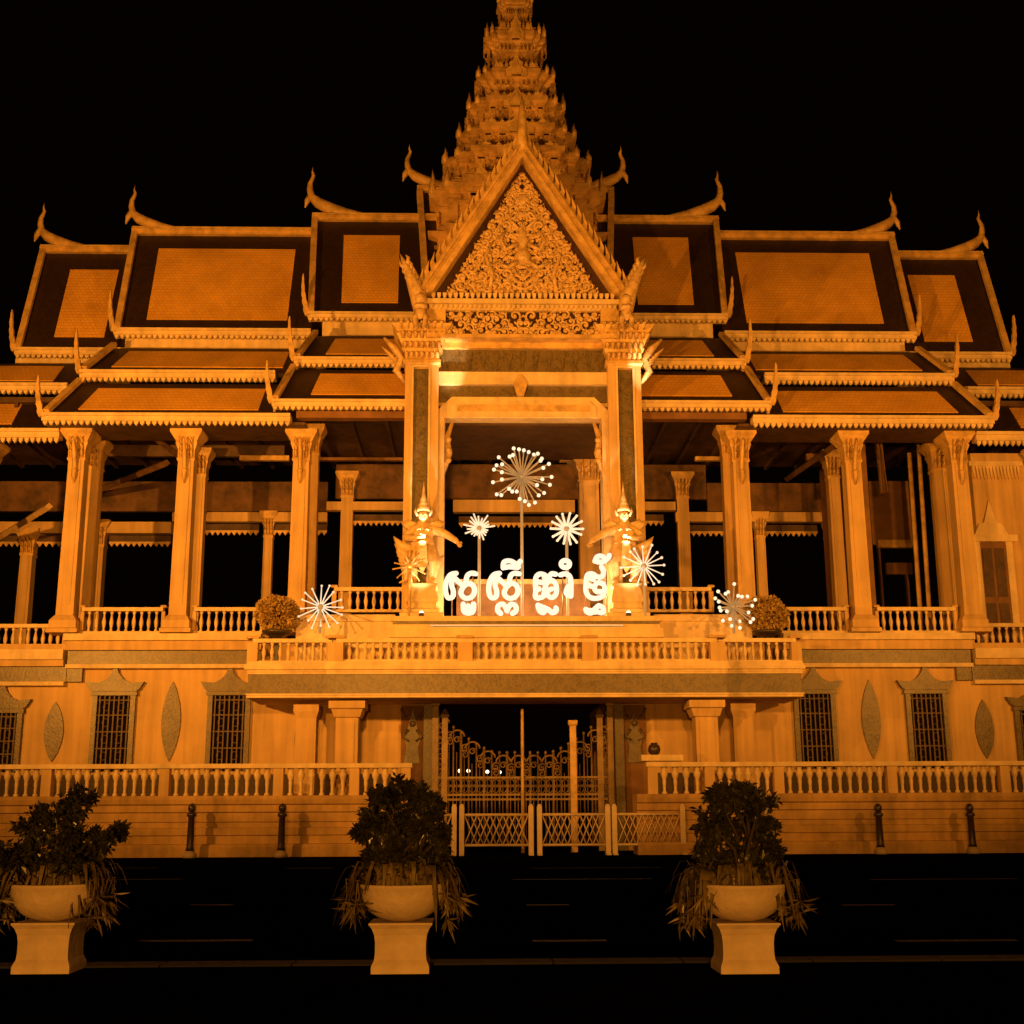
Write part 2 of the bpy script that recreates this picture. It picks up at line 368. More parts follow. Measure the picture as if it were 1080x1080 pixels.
# upper storey, between the columns
colA, colB, colC = half(70, 1024, 660, YC), half(186, 907, 660, YC), half(313, 788, 660, YC)
zr = zl(641, YC)
zc0 = zl(648, 4.4)
for s in (-1, 1):
    for a, b in ((colA-.55, colB+.55), (colB-.55, colC+.2)):
        e = sorted((s*a, s*b)); balustrade(e, YC, FL-.02, zr, .06)
    e = sorted((s*(XS+.25), s*(XO-.2))); balustrade(e, YC+.3, zl(684, YC), zl(657, YC), .1)
    # centre bay, on a raised floor
    e = sorted((s*half(352, 750, 640, 4.4), s*half(428, 676, 640, 4.4))); balustrade(e, 4.4, zl(646, 4.4), zl(620, 4.4), .08)
    # balcony wings
    e = sorted((s*half(268, 841, 690, YB+.15), s*half(352, 760, 690, YB+.15))); balustrade(e, YB+.2, zl(699, YB), zl(673, YB), .17)
pz0, pz1 = zl(698, YI), zl(673, YI)
balustrade([-half(355, 757, 690, YI+.1), -half(491, 622, 690, YI+.1), half(491, 622, 690, YI+.1), half(355, 757, 690, YI+.1)], YI+.17, pz0, pz1, .24, step=.25, r=.09)
# --- stage platform behind the balcony rail
Xp = half(412, 692, 660, 1.9)
zp = zl(651, 1.7)
mb = MB()
zfloor = zl(700, YI)
mb.box(-Xp, Xp, 1.62, 4.2, zfloor, zp)
mb.box(-Xp-.1, Xp+.1, 1.5, 1.615, zl(672, 1.5), zl(662, 1.5)); mb.box(-Xp-.05, Xp+.05, 1.56, 1.619, zp-.14, zp+.02)
PLAT = part('stage_platform', mb, 'trim')
build('light_strip', MB().box(-Xp*.72, Xp*.72, 1.46, 1.498, zl(660.4, 1.5), zl(659, 1.5)), 'strip', PLAT)
build('stage_frieze', MB().box(-Xp, Xp, 1.58, 1.62, zl(658, 1.55), zl(653.5, 1.55)), 'mosaic', PLAT)
pb_ = part('parapet', MB().box(-2.35, 2.35, 4.25, 4.45, zfloor, zl(616, 4.2)), 'brown')
build('rail', MB().box(-2.4, 2.4, 4.2, 4.5, zl(616, 4.2)+.002, zl(611, 4.2)), 'stucco', pb_)
for s in (-1, 1):   # wing floor blocks at either side
    e = sorted((s*(Xp+.01), s*(colC-.3))); mb = MB().box(e[0], e[1], 3.0, 5.0, zfloor, zl(648, 3.0))
    mb.box(e[0], e[1], 2.9, 2.99, zl(655, 2.9), zl(649, 2.9)); part('step', mb, 'trim')
# --- columns of the upper storey
def column(cx, cy, z0, z1, hw, ped=True, m='stucco', lean=0, face=True):
    sh = MB().sq([(hw,z0),(hw*.92,z1-.9)], cx, cy)
    sh.box(cx-hw*.55, cx+hw*.55, cy-hw-.02, cy-hw*.5, z0+1.0, z1-1.1)
    o = part('column', sh, m)
    ca = MB().sq([(hw*.98,z1-1.15),(hw*1.08,z1-1.08),(hw*.98,z1-1.0),(hw*1.0,z1-.72),(hw*1.25,z1-.5),(hw*1.2,z1-.42),(hw*1.75,z1-.16),(hw*1.85,z1-.12),(hw*1.85,z1)], cx, cy)
    for q in range(3): # acanthus tongues
        for e in (-1, 0, 1):
            ca.tube([(cx+e*hw*.6, cy-hw*1.02, z1-1.0+q*.22), (cx+e*hw*.62, cy-hw*1.2-q*.05, z1-.84+q*.22), (cx+e*hw*.62, cy-hw*1.42-q*.12, z1-.78+q*.22)], [.07,.06,.025], 4)
    if face: # naga bracket on the front
        ca.tube([(cx,cy-hw-.03,z1-2.0),(cx,cy-hw-.16,z1-1.75),(cx,cy-hw-.1,z1-1.4),(cx,cy-hw-.3,z1-.9),(cx,cy-hw-.55,z1-.45)], [.03,.09,.08,.09,.04], 5)
        ca.ball((cx,cy-hw-.14,z1-1.55), .11, 6)
    build('capital', ca, 'gold', o)
    if ped: build('pedestal', MB().sq([(hw*1.75,z0-.02),(hw*1.75,z0+.12),(hw*1.55,z0+.16),(hw*1.5,z0+.42),(hw*1.1,z0+.6),(hw*1.02,z0+.62)], cx, cy), 'stucco', o)
    return o
zcap = zl(456, YC, 459)
for s in (-1, 1):
    column(s*colA, YC, FL, zcap, .31); column(s*colB, YC, FL, zcap, .31); column(s*colC, YC, FL, zcap, .31)
    column(s*(colA-.02), YC+1.9, FL, zcap+.2, .27, False, face=False)
    column(s*(colB+.25), 8.6, FL, zcap+.3, .24, False, face=False)
    column(s*(colC-.32), 5.75, FL, zcap+.4, .24, False, face=False)
    column(s*(XS+3.6), YC+.4, FL-.5, zl(470, YC+.4), .3)
# interior: back colonnade, beams, ceiling
YK = 13.2
bx = [half(31, 1051, 600, YK), half(111, 985, 600, YK), half(196, 866, 600, YK), half(279, 800, 600, YK), half(359, 716, 600, YK)]
for s in (-1, 1):
    for i, b in enumerate(bx):
        if s > 0 and i < 2: continue
        column(s*b, YK, FL-.3, zl((560, 551, 541, 541, 500)[i], YK), (.27, .27, .2, .2, .27)[i], False, face=False)
column(X(622, 600, 9.5), 9.5, FL, Z(622, 482, 9.5), .42, False, face=False)
def beam(pl, pr, pt, pb, Y, m='stucco', th=.35, nm='beam'):
    a, b = at(pl, pt, Y), at(pr, pb, Y); part(nm, MB().box(a.x, b.x, Y-th/2, Y+th/2, b.z, a.z), m)
beam(-60, 181, 551, 563, YK-.1); beam(183, 345, 541, 551, YK-.1); beam(345, 430, 530, 539, YK-.1); beam(478, 606, 528, 541, YK-.1)
beam(640, 712, 530, 539, YK-.1); beam(712, 800, 541, 551, YK-.1); beam(800, 872, 541, 551, YK-.1)
for pl, pr, t in ((-60,22,565),(40,66,565),(116,180,565),(205,273,553),(287,345,553),(372,428,543),(484,600,545),(644,700,543),(722,770,554),(805,862,554)):
    a, b = at(pl, t, YK), at(pr, t+11, YK); mb = MB().box(a.x, b.x, YK-.06, YK+.06, b.z+.1, a.z)
    n = max(2, int((b.x-a.x)/.22))
    v = part('valance', mb, 'wood')
    d = MB()
    for i in range(n):
        x = a.x+(b.x-a.x)*(i+.5)/n; d.xz([(x-.1,b.z+.1),(x+.1,b.z+.1),(x,b.z-.05)], YK-.09, YK-.03)
    d.box(a.x, b.x, YK-.1, YK-.04, b.z+.1, b.z+.17)
    build('fringe', d, 'gold', v)
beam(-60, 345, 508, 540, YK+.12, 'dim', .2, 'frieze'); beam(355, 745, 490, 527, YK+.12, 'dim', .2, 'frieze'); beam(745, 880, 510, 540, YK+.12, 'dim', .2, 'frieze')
beam(253, 305, 481, 486, 9.0, 'gold', .2); beam(330, 425, 483, 486, 9.0, 'brown', .2); beam(590, 636, 475, 487, 9.2, 'stucco', .3); beam(462, 520, 481, 484, 9.2, 'gold', .2)
beam(733, 762, 482, 486, 9.0, 'gold', .2); beam(850, 886, 479, 486, 9.0, 'brown', .2)
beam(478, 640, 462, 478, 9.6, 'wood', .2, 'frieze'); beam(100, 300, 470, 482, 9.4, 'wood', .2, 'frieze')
# slanting rafters seen through the left bays
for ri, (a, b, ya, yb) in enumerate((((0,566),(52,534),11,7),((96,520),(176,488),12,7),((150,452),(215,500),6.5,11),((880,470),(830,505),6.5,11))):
    p, q = at(*a, ya), at(*b, yb); part('rafter', MB().tube([p, q], .14, 4, False), 'stucco' if ri == 0 else 'dim')  # first rafter coloured pale as if lit, the others darkened as if in shade
mb = MB().box(-XO, XO, YC+.45, 14.4, zcap+1.3, zcap+1.5)
for i in range(40): mb.box(-XO+i*1.36, -XO+i*1.36+.14, YC+.46, 14.3, zcap+1.12, zcap+1.297)
part('ceiling', mb, 'wood')
# right-hand interior: lit side wall, screen, curtains
a, b = at(868, 492, 11), at(899, 640, 11)
mb = MB(); mb.hexa([(a.x,11.6,FL),(b.x,8.5,FL),(b.x+.2,8.5,FL),(a.x+.2,11.6,FL)], [(a.x,11.6,a.z),(b.x,8.5,a.z+.4),(b.x+.2,8.5,a.z+.4),(a.x+.2,11.6,a.z)]); part('wall', mb, 'brown')
beam(915, 962, 508, 575, 11, 'brown', .2, 'frieze'); beam(925, 962, 570, 578, 10.9, 'gold', .25); beam(926, 934, 578, 668, 10.8, 'brown', .2, 'door_frame'); beam(934, 962, 594, 606, 10.8, 'brown', .2, 'door_frame'); beam(955, 962, 606, 668, 10.8, 'brown', .2, 'door_frame')
for px, t, b_ in ((963,478,668),(972,455,660),(1000,470,612)):
    a, b2 = at(px-4, t, 8.4), at(px+9, b_, 8.4)
    part('post', MB().tube([(a.x, 8.4, a.z), (b2.x, 8.4, FL)], .1, 5), 'gold')
def curtain(pl, pr, pt, pb, Y, seed):
    rnd = random.Random(seed); a, b = at(pl, pt, Y), at(pr, pb, Y); n = 26; m_ = 8; vs = []; fs = []
    for j in range(m_+1):
        t = j/m_; sq = 1-.18*math.sin(t*math.pi)
        for i in range(n+1):
            u = i/n; x = a.x+(b.x-a.x)*(.5+(u-.5)*sq)+(.1*t)
            vs.append((x, Y+.13*math.sin(u*26+t*.8)+.04*math.sin(u*61), a.z+(b.z-a.z)*t))
    for j in range(m_):
        for i in range(n): q = j*(n+1)+i; fs.append((q, q+1, q+n+2, q+n+1))
    mb = MB(); mb.add(vs, fs, True); part('curtain', mb, 'curtain')
curtain(976, 1000, 458, 603, 8.0, 1); curtain(922, 934, 462, 520, 8.0, 2); curtain(996, 1012, 462, 664, 7.2, 3)
# right-hand outer bay: plastered wall with a panelled door
Yd = 6.4
a, b = at(1023, 478, Yd), at(1180, 684, Yd); part('wall', MB().box(a.x, b.x, Yd, Yd+.4, b.z, a.z), 'stucco')
a, b = at(1032, 572, Yd-.02), at(1070, 684, Yd-.02)
D = part('door', MB().box(a.x, b.x, Yd-.06, Yd+.1, b.z, a.z), 'brown')
fr = MB().box(a.x-.25, a.x, Yd-.14, Yd-.003, b.z, a.z); fr.box(b.x, b.x+.25, Yd-.14, Yd-.003, b.z, a.z); fr.box(a.x-.45, b.x+.45, Yd-.2, Yd-.003, a.z+.002, a.z+.26)
cx = (a.x+b.x)/2; h = (b.x-a.x)/2
fr.xz([(cx-h*1.3,a.z+.265),(cx-h*.9,a.z+.7),(cx-h*.5,a.z+.75),(cx-h*.2,a.z+1.25),(cx,a.z+1.6),(cx+h*.2,a.z+1.25),(cx+h*.5,a.z+.75),(cx+h*.9,a.z+.7),(cx+h*1.3,a.z+.265)], Yd-.12, Yd-.003)
build('frame', fr, 'trim', D)
pn = MB()
for q0, q1 in ((.06,.42),(.48,.94)):
    for e in (-1, 1): pn.box(cx+e*h*.48-h*.36, cx+e*h*.48+h*.36, Yd-.1, Yd-.061, b.z+(a.z-b.z)*q0, b.z+(a.z-b.z)*q1)
build('panel', pn, 'wood', D)
a, b = at(1024, 492, Yd), at(1076, 506, Yd); mb = MB()
n = 14
for i in range(n):
    x = a.x+(b.x-a.x)*(i+.5)/n; w2 = (b.x-a.x)/n/2; mb.xz([(x-w2*.9,a.z),(x+w2*.9,a.z),(x,b.z)], Yd-.08, Yd-.003)
mb.box(a.x-.1, b.x+.1, Yd-.12, Yd-.003, a.z+.002, a.z+.18); part('lambrequin', mb, 'trim')
# ================================================================== ROOFS
def lerp(a, b, t): return a+(b-a)*t
def quadpt(q, u, v): # q = TL,TR,BR,BL
    return lerp(lerp(q[0], q[1], u), lerp(q[3], q[2], u), v)
def slab(mb, q, n, th, lift=0): # panel on a slope
    a = [p+n*(lift+th) for p in q]; b = [p+n*lift for p in q]; mb.hexa(b, a)
def spike(mb, base, h, lean, w=.17, ser=6): # upright flame finial
    pts = []; n = 10
    for i in range(n+1):
        t = i/n; c = base.x+lean*(.22*t+.07*math.sin(t*3.1)); ww = w*(1-t)**.7+.012
        pts.append((c-ww*(1.0+.35*(i%2)), base.z+h*t))
    r = []
    for i in range(n, -1, -1):
        t = i/n; c = base.x+lean*(.22*t+.07*math.sin(t*3.1)); ww = w*(1-t)**.7+.012
        r.append((c+ww*(1.0+.35*(i%2)), base.z+h*t))
    mb.xz(pts+r, base.y-.07, base.y+.07)
def dentils(mb, x0, x1, y, z0, z1, step):
    n = max(1, int((x1-x0)/step)); w_ = (x1-x0)/n
    for i in range(n):
        x = x0+w_*(i+.5); mb.xz([(x-w_*.36,z1),(x+w_*.36,z1),(x+w_*.30,lerp(z0,z1,.45)),(x,z0),(x-w_*.30,lerp(z0,z1,.45))], y-.04, y+.06)
def eave(parent, x0, x1, y, ztop, h, m='trim'):
    mb = MB().box(x0, x1, y-.12, y+.35, ztop-h*.62, ztop)
    mb.box(x0, x1, y-.2, y-.122, ztop-h*.22, ztop+.02)
    dentils(mb, x0, x1, y-.02, ztop-h, ztop-h*.6, .21); build('eave_trim', mb, m, parent)
def slope_roof(s, xo_t, xo_b, xi, zt_, zb_, Yt, Yb, fu, fv, finial=None, ridge=None, chofa=None, eh=.4, back=True, verge=.24, field='field', trim_end=None):
    """front slope of one tier on side s, mirrored by s; fu, fv = inset of the orange field"""
    def V(x, y, z): return Vector((s*x, y, z))
    tl, tr, br, bl = V(xo_t, Yt, zt_), V(xi, Yt, zt_), V(xi, Yb, zb_), V(xo_b, Yb, zb_)
    q = [tl, tr, br, bl]
    n = Vector((0, -(zt_-zb_), (Yt-Yb))).normalized(); n = Vector((0, -abs(zt_-zb_), abs(Yt-Yb))).normalized()
    mb = MB()
    if back:
        Yk = 2*Yt-Yb
        a = [bl, V(xo_b, Yk, zb_), tl]; b = [br, V(xi, Yk, zb_), tr]
        mb.add(a+b, [(0,1,2),(3,5,4),(0,3,4,1),(1,4,5,2),(2,5,3,0)])
    else:
        a = [p-n*.16 for p in q]; mb.hexa(a, q)
    o = part('roof', mb, 'border')
    f = MB(); (u0, u1), (v0, v1) = fu, fv
    slab(f, [quadpt(q, u0, v0), quadpt(q, u1, v0), quadpt(q, u1, v1), quadpt(q, u0, v1)], n, .03, .004); build('roof_field', f, field, o)
    vb = MB(); d = Vector((s, 0, 0))
    e0, e1 = tl+n*.1, bl+n*.1
    vb.hexa([e0-d*verge, e0, e1, e1-d*verge], [p+n*.16-Vector((0,0,0)) for p in (e0-d*verge, e0, e1, e1-d*verge)])
    vb.hexa([e0-d*.05, e0+d*.03, e1+d*.03, e1-d*.05], [p-n*.5 for p in (e0-d*.05, e0+d*.03, e1+d*.03, e1-d*.05)])
    if back:
        Yk = 2*Yt-Yb; k1_ = V(xo_b, Yk, zb_); nb = Vector((0, -n.y, n.z))
        g0, g1 = tl+nb*.1, k1_+nb*.1
        vb.hexa([g0-d*verge, g0, g1, g1-d*verge], [p+nb*.16 for p in (g0-d*verge, g0, g1, g1-d*verge)])
    build('verge_board', vb, 'gold', o)
    x0, x1 = sorted((s*(xo_b+.02), s*(trim_end if trim_end is not None else xi)))
    eave(o, x0, x1, Yb-.05, zb_+.03, eh)
    if finial:
        fb = MB(); spike(fb, Vector((s*(xo_b+.02), Yb-.15, zb_-.1)), finial, s, .085); build('eave_finial', fb, 'gold', o)
    if ridge:
        rb = MB(); x0, x1 = sorted((s*xo_t, s*xi)); rb.box(x0, x1, Yt-.22, Yt+.22, zt_-.02, zt_+ridge); rb.box(x0, x1, Yt-.28, Yt+.28, zt_+ridge*.4, zt_+ridge*.62)
        build('ridge_cap', rb, 'gold', o)
    if chofa:
        k = MB(); pts = [V(xo_t+a, Yt, zt_+b) for a, b, r in chofa]; k.tube(pts, [r for a, b, r in chofa], 8, True, 1.0)
        # beak spur on the outer side
        p = pts[len(pts)//2-1]; k.tube([p+Vector((s*.0,0,.1)), p+Vector((s*.2,0,-.2)), p+Vector((s*.27,0,-.5))], [.16,.12,.02], 5)
        build('ridge_finial', k, 'gold', o)
    return o
CH = [(-4.6,.14,.20),(-3.3,.30,.30),(-2.1,.54,.38),(-1.1,.88,.42),(-.35,1.28,.37),(.1,1.7,.26),(.24,2.2,.21),(.24,2.65,.165),(.1,3.0,.13),(.04,3.2,.12),(.12,3.5,.06),(.1,3.85,.012)]
def chsc(k): return [(a*k, b*k, r*k) for a, b, r in CH]
x_c0 = half(441, 646, 230, 10.0)
zpR = lambda l, r, Y, pl=230, pr=850: (Z(pl, l, Y)+Z(pr, r, Y))/2
for s in (-1, 1):
    # main steep roofs, stepped outwards
    slope_roof(s, half(327, 754, 228, 10), half(323, 764, 333, 7.6), x_c0-1.5, zpR(233, 237, 10, 385, 700), zpR(331, 335, 7.6, 385, 700), 10, 7.6, (.225,.62), (.16,.88), 1.75, .3, chsc(.66), .34)
    slope_roof(s, half(140, 941, 245, 10.2), half(121, 964, 351, 8), half(330, 752, 300, 9), zpR(248, 254, 10.2), zpR(349, 353, 8), 10.2, 8, (.15,.87), (.15,.89), 1.75, .32, chsc(.60), .4)
    slope_roof(s, half(46, 1036, 262, 10.4), half(18, 1066, 375, 8.4), half(142, 938, 300, 9), zpR(270, 271, 10.4, 90, 1000), zpR(370, 374, 8.4, 60, 1020), 10.4, 8.4, (.31,.76), (.18,.87), 1.75, .3, chsc(.60), .4)
    # innermost, tallest tier beside the spire
    slope_roof(s, half(439, 646, 205, 10.5), half(443, 640, 290, 8.0), .5, zpR(203, 205, 10.5, 450, 640), zpR(318, 320, 8.0, 450, 640), 10.5, 8.0, (.2,.9), (.1,.92), None, .25, [(a*.6+.3, b*.6, r*.6) for a, b, r in CH], .3)
    # clerestory bands under the main eaves
    for xa, xb, t, bt, Y in ((half(338, 748, 345, 8.2), x_c0-1.5, zpR(338, 341, 8.1, 385, 700), zpR(360, 362, 8.1, 385, 700), 8.1), (half(132, 952, 362, 8.5), half(335, 745, 350, 8.5), zpR(357, 361, 8.5), zpR(374, 377, 8.5), 8.5), (half(20, 1066, 380, 8.9), half(125, 955, 380, 8.9), zpR(379, 383, 8.9, 60, 1020), zpR(392, 394, 8.9, 60, 1020), 8.9)):
        e = sorted((s*xa, s*xb)); part('clerestory_wall', MB().box(e[0], e[1], Y-.12, Y+1.5, bt-.4, t), 'trim')
    # upper and lower skirt roofs
    slope_roof(s, half(330, 762, 352, 7.0), half(311, 785, 380, 5.2), x_c0-2.0, zpR(355, 356, 7.0, 385, 700), zpR(380, 381, 5.2, 385, 700), 7.0, 5.2, (.16,.72), (.14,.78), 1.75, None, None, .36, False, .2)
    slope_roof(s, half(308, 790, 391, 5.3), half(289, 813, 426, 3.6), x_c0-2.0, zpR(391, 391, 5.3, 385, 700), zpR(424, 426, 3.6, 385, 700), 5.3, 3.6, (.18,.74), (.14,.78), 1.6, None, None, .36, False, .2)
    slope_roof(s, half(117, 968, 364, 7.4), half(89, 1007, 395, 5.5), half(330, 765, 380, 7), zpR(367, 372, 7.4), zpR(393, 397, 5.5), 7.4, 5.5, (.105,.885), (.14,.78), 1.75, None, None, .42, False, .22, trim_end=half(292, 806, 395, 5.5))
    slope_roof(s, half(86, 1010, 401, 5.6), half(50, 1050, 442, 4.0), half(312, 786, 420, 5.0), zpR(404, 409, 5.6), zpR(438, 442, 4.0), 5.6, 4.0, (.115,.86), (.17,.82), 1.55, None, None, .42, False, .22, trim_end=half(306, 792, 440, 4.0))
    slope_roof(s, XO+1, XO+1, half(118, 962, 400, 7.8), zpR(384, 388, 7.8, 40, 1045), zpR(408, 410, 6.2, 40, 1045), 7.8, 6.2, (.1,.84), (.14,.80), None, None, None, .40, False, .2, trim_end=half(78, 1020, 410, 6.2))
    slope_roof(s, XO+1, XO+1, half(72, 1022, 430, 6.2), zpR(421, 424, 6.2, 30, 1055), zpR(456, 457, 4.8, 30, 1055), 6.2, 4.8, (.1,.86), (.14,.80), None, None, None, .5, False, .2, trim_end=half(66, 1030, 460, 4.8))
    # soffits: boarding under the lower eaves
    e = sorted((s*half(52, 1048, 445, 4.2), s*(colC-.2))); part('soffit', MB().box(e[0], e[1], 4.15, 6.2, zpR(446, 450, 4.0)+.02, zpR(446, 450, 4.0)+.12), 'wood')
    e = sorted((s*half(60, 1040, 445, 5.0), s*colC)); part('architrave', MB().box(e[0], e[1], YC-.25, YC+.25, zcap+.002, zcap+.34), 'stucco')
    e = sorted((s*(colC+.1), s*(x_c0-1.0))); part('architrave', MB().box(e[0], e[1], 4.0, 4.4, zl(443, 4.2), zl(436, 4.2)), 'brown')
# ================================================================== PORTICO
YP = 3.0
ent = MB(); hp = half(426, 678, 480, YP); hi = half(463, 633, 480, YP)
zA = zl(343, 2.7)
CT = zl(386, YP)
PORT = []
for s in (-1, 1):
    # compound pier
    xo, x1_, x2_, x3_ = hp, half(434, 670, 480, YP), half(452, 652, 480, YP), half(460, 641, 480, YP)
    e = sorted((s*xo, s*x3_)); sh = MB().box(e[0], e[1], YP+.12, YP+1.1, zp, CT)
    e = sorted((s*xo, s*x1_)); sh.box(e[0], e[1], YP-.06, YP+.118, zp, CT)
    e = sorted((s*x2_, s*x3_)); sh.box(e[0], e[1], YP-.06, YP+.118, zp, CT)
    o = part('column', sh, 'stucco')
    e = sorted((s*(x1_-.003), s*(x2_+.003))); build('mosaic_panel', MB().box(e[0], e[1], YP+.02, YP+.117, zp+.2, CT-.12), 'mosaic', o)
    f = MB()
    for xx in (s*x1_, s*x2_): f.box(xx-.035, xx+.035, YP-.10, YP-.062, zp+.2, CT-.08)
    e = sorted((s*x1_, s*x2_)); f.box(e[0]-.03, e[1]+.03, YP-.1, YP-.062, CT-.077, CT-.01); build('fillet', f, 'trim', o)
    cxm = s*(xo+x3_)/2; hw = abs(xo-x3_)/2; ca = MB(); z0 = CT; z1 = zl(347, YP)
    pr = [(0,.0),(.05,.04),(.05,.12),(.0,.17),(.02,.3),(.10,.42),(.08,.5),(.2,.7),(.26,.78),(.22,.82),(.36,.95),(.4,1.0)]
    ca.sq([((hw+.02+a*1.15, .62+a*1.1), z0+b*(z1-z0)) for a, b in pr], cxm, YP+.52)
    for q in range(4):
        for i in range(7):
            x = cxm+(i-3)*hw*.31*(1+q*.1); zz = z0+.25+q*.34
            ca.tube([(x, YP-.12-q*.09, zz), (x, YP-.22-q*.11, zz+.18), (x, YP-.32-q*.12, zz+.14)], [.07,.08,.03], 4)
    build('capital', ca, 'gold', o)
    # naga bracket beside the capital
    bk = MB(); bx_ = s*(hp+.02)
    bk.tube([(bx_, YP+.1, CT-.6),(bx_+s*.3, YP, CT-.2),(bx_+s*.12, YP, CT+.25),(bx_+s*.35, YP-.05, CT+.6),(bx_+s*.75, YP-.1, CT+1.0)], [.06,.14,.13,.14,.05], 6)
    for q in range(5): bk.tube([(bx_+s*(.12+.1*q), YP-.02, CT+.1*q), (bx_+s*(.42+.1*q), YP-.1, CT+.1+.14*q)], [.08,.02], 4)
    build('naga_bracket', bk, 'relief', o)
    # inner pier carrying the arch frame
    e = sorted((s*half(459, 641, 500, YP+.4), s*half(465, 632, 500, YP+.4)))
    ip = MB().box(e[0], e[1], YP+.3, YP+1.3, zp, zl(441, YP+.4))
    part('pilaster', ip, 'trim')
    xb = s*half(465, 632, 470, YP+.4); br = MB()
    br.tube([(xb+s*.02, YP+.5, zl(500,3.4)), (xb-s*.16, YP+.45, zl(478,3.4)), (xb-s*.08, YP+.45, zl(462,3.4)), (xb-s*.3, YP+.4, zl(445,3.4))], [.05,.14,.12,.05], 6)
    for q in range(3): br.ball((xb-s*.15, YP+.38, zl(486-11*q,3.4)), .12, 6)
    part('naga_bracket', br, 'gold')
# entablature: layered lintel between the piers
hin = half(459, 642, 400, YP)
def lint(t, b, y, m, nm, hw=hin, d=.6): part(nm, MB().box(-hw, hw, YP+y, YP+y+d, zl(b, YP), zl(t, YP)-.003), m)
lint(356, 366, .10, 'gold', 'lintel'); lint(366, 391, .30, 'mosaic', 'frieze'); lint(391, 404, .12, 'trim', 'lintel'); lint(404, 421, .34, 'mosaic', 'frieze')
# pendant drops on the mosaic frieze
mb = MB()
for i in range(13):
    x = -hin+2*hin*(i+.5)/13
    mb.xz([(x-.05,zl(367,YP)),(x+.05,zl(367,YP)),(x+.10,zl(373,YP)),(x+.03,zl(380,YP)),(x,zl(386,YP)),(x-.03,zl(380,YP)),(x-.10,zl(373,YP))], YP+.26, YP+.298)
part('pendant_row', mb, 'mosaic')
mb = MB(); c = at(549, 405, YP); mb.xz([(c.x-.25,c.z+.05),(c.x,c.z+.4),(c.x+.25,c.z+.05),(c.x+.12,c.z-.4),(c.x-.12,c.z-.4)], YP+.05, YP+.2); part('keystone', mb, 'gold')
# chamfered frame of the opening
xo, xi_ = half(459, 642, 425, YP+.3), half(468, 630, 425, YP+.3)
def cham(mb, hw, t, b, ch, y0, y1):
    zt_, zb_ = zl(t, YP+.3), zl(b, YP+.3); mb.xz([(-hw,zb_),(-hw,zt_-ch),(-hw+ch,zt_),(hw-ch,zt_),(hw,zt_-ch),(hw,zb_)], y0, y1)
mb = MB(); cham(mb, xo, 419, 441, .55, YP+.28, YP+.9); cham(mb, xo-.5, 423.5, 440, .25, YP+.2, YP+.278)
part('door_head', mb, 'trim')
mb = MB(); a = xo-.75; mb.box(-a, a, YP+.16, YP+.198, zl(435, YP+.3), zl(428, YP+.3)); part('door_head_panel', mb, 'gold')
# --- frieze box under the pediment and pediment
YG = 2.5
hb = half(466, 630, 340, YG); hbo = half(438, 658, 340, YG)
zb_, zt_ = zl(355, YG), zl(326, YG)
mb = MB().box(-hbo+.3, hbo-.3, YG+.35, YG+1.5, zb_, zt_)
for s in (-1, 1):
    e = sorted((s*hb, s*(hbo-.3))); mb.box(e[0], e[1], YG+.05, YG+.347, zb_, zt_)
mb.box(-hb, hb, YG+.08, YG+.347, zb_, zb_+.13)
FB = part('entablature', mb, 'gold')
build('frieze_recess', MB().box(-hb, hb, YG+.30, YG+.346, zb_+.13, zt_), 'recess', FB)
def scrolls(mb, inside, x0, x1, z0, z1, y, n, rnd, rmin, rmax, tr, sym=True):
    placed = []
    tries = 0
    while len(placed) < n and tries < n*60:
        tries += 1
        x, z = rnd.uniform(x0, x1), rnd.uniform(z0, z1); r = rnd.uniform(rmin, rmax)
        if not inside(x, z, r): continue
        if any((x-a)**2+(z-b)**2 < ((r+q)*.74)**2 for a, b, q in placed): continue
        placed.append((x, z, r))
        a0 = rnd.uniform(0, 6.28); dr = rnd.choice((-1, 1)); N = 13
        for sg in ((1, -1) if sym else (1,)):
            pts = []
            for i in range(N):
                t = i/(N-1); a = a0+dr*t*7.4; rr = r*(1-.86*t)
                pts.append((sg*(x+rr*math.cos(a)), y-.05*math.sin(t*3.1)-.03, z+rr*math.sin(a)))
            mb.tube(pts, [tr*(.5+.6*math.sin(.3+2.6*i/(N-1))) for i in range(N)], 5)
            mb.ball((sg*x, y-.07, z), tr*1.25, 6)
            for q in range(3): # leaf barbs
                a = a0+dr*q*1.5+.5; p = Vector((sg*(x+r*math.cos(a)), y-.03, z+r*math.sin(a))); d_ = Vector((sg*math.cos(a+.7*dr), -.25, math.sin(a+.7*dr)))
                mb.tube([p, p+d_*r*.33, p+d_*r*.5+Vector((0,0,r*.15))], [tr*.9, tr*.8, tr*.15], 4)
rnd = random.Random(3)
mb = MB(); scrolls(mb, lambda x, z, r: x-r*.5 > 0 and x+r*.7 < hb-.03 and zb_+.1 < z-r*.7 and z+r*.7 < zt_, 0, hb, zb_+.1, zt_, YG+.26, 70, rnd, .12, .22, .05)
build('carved_scrolls', mb, 'relief', FB)
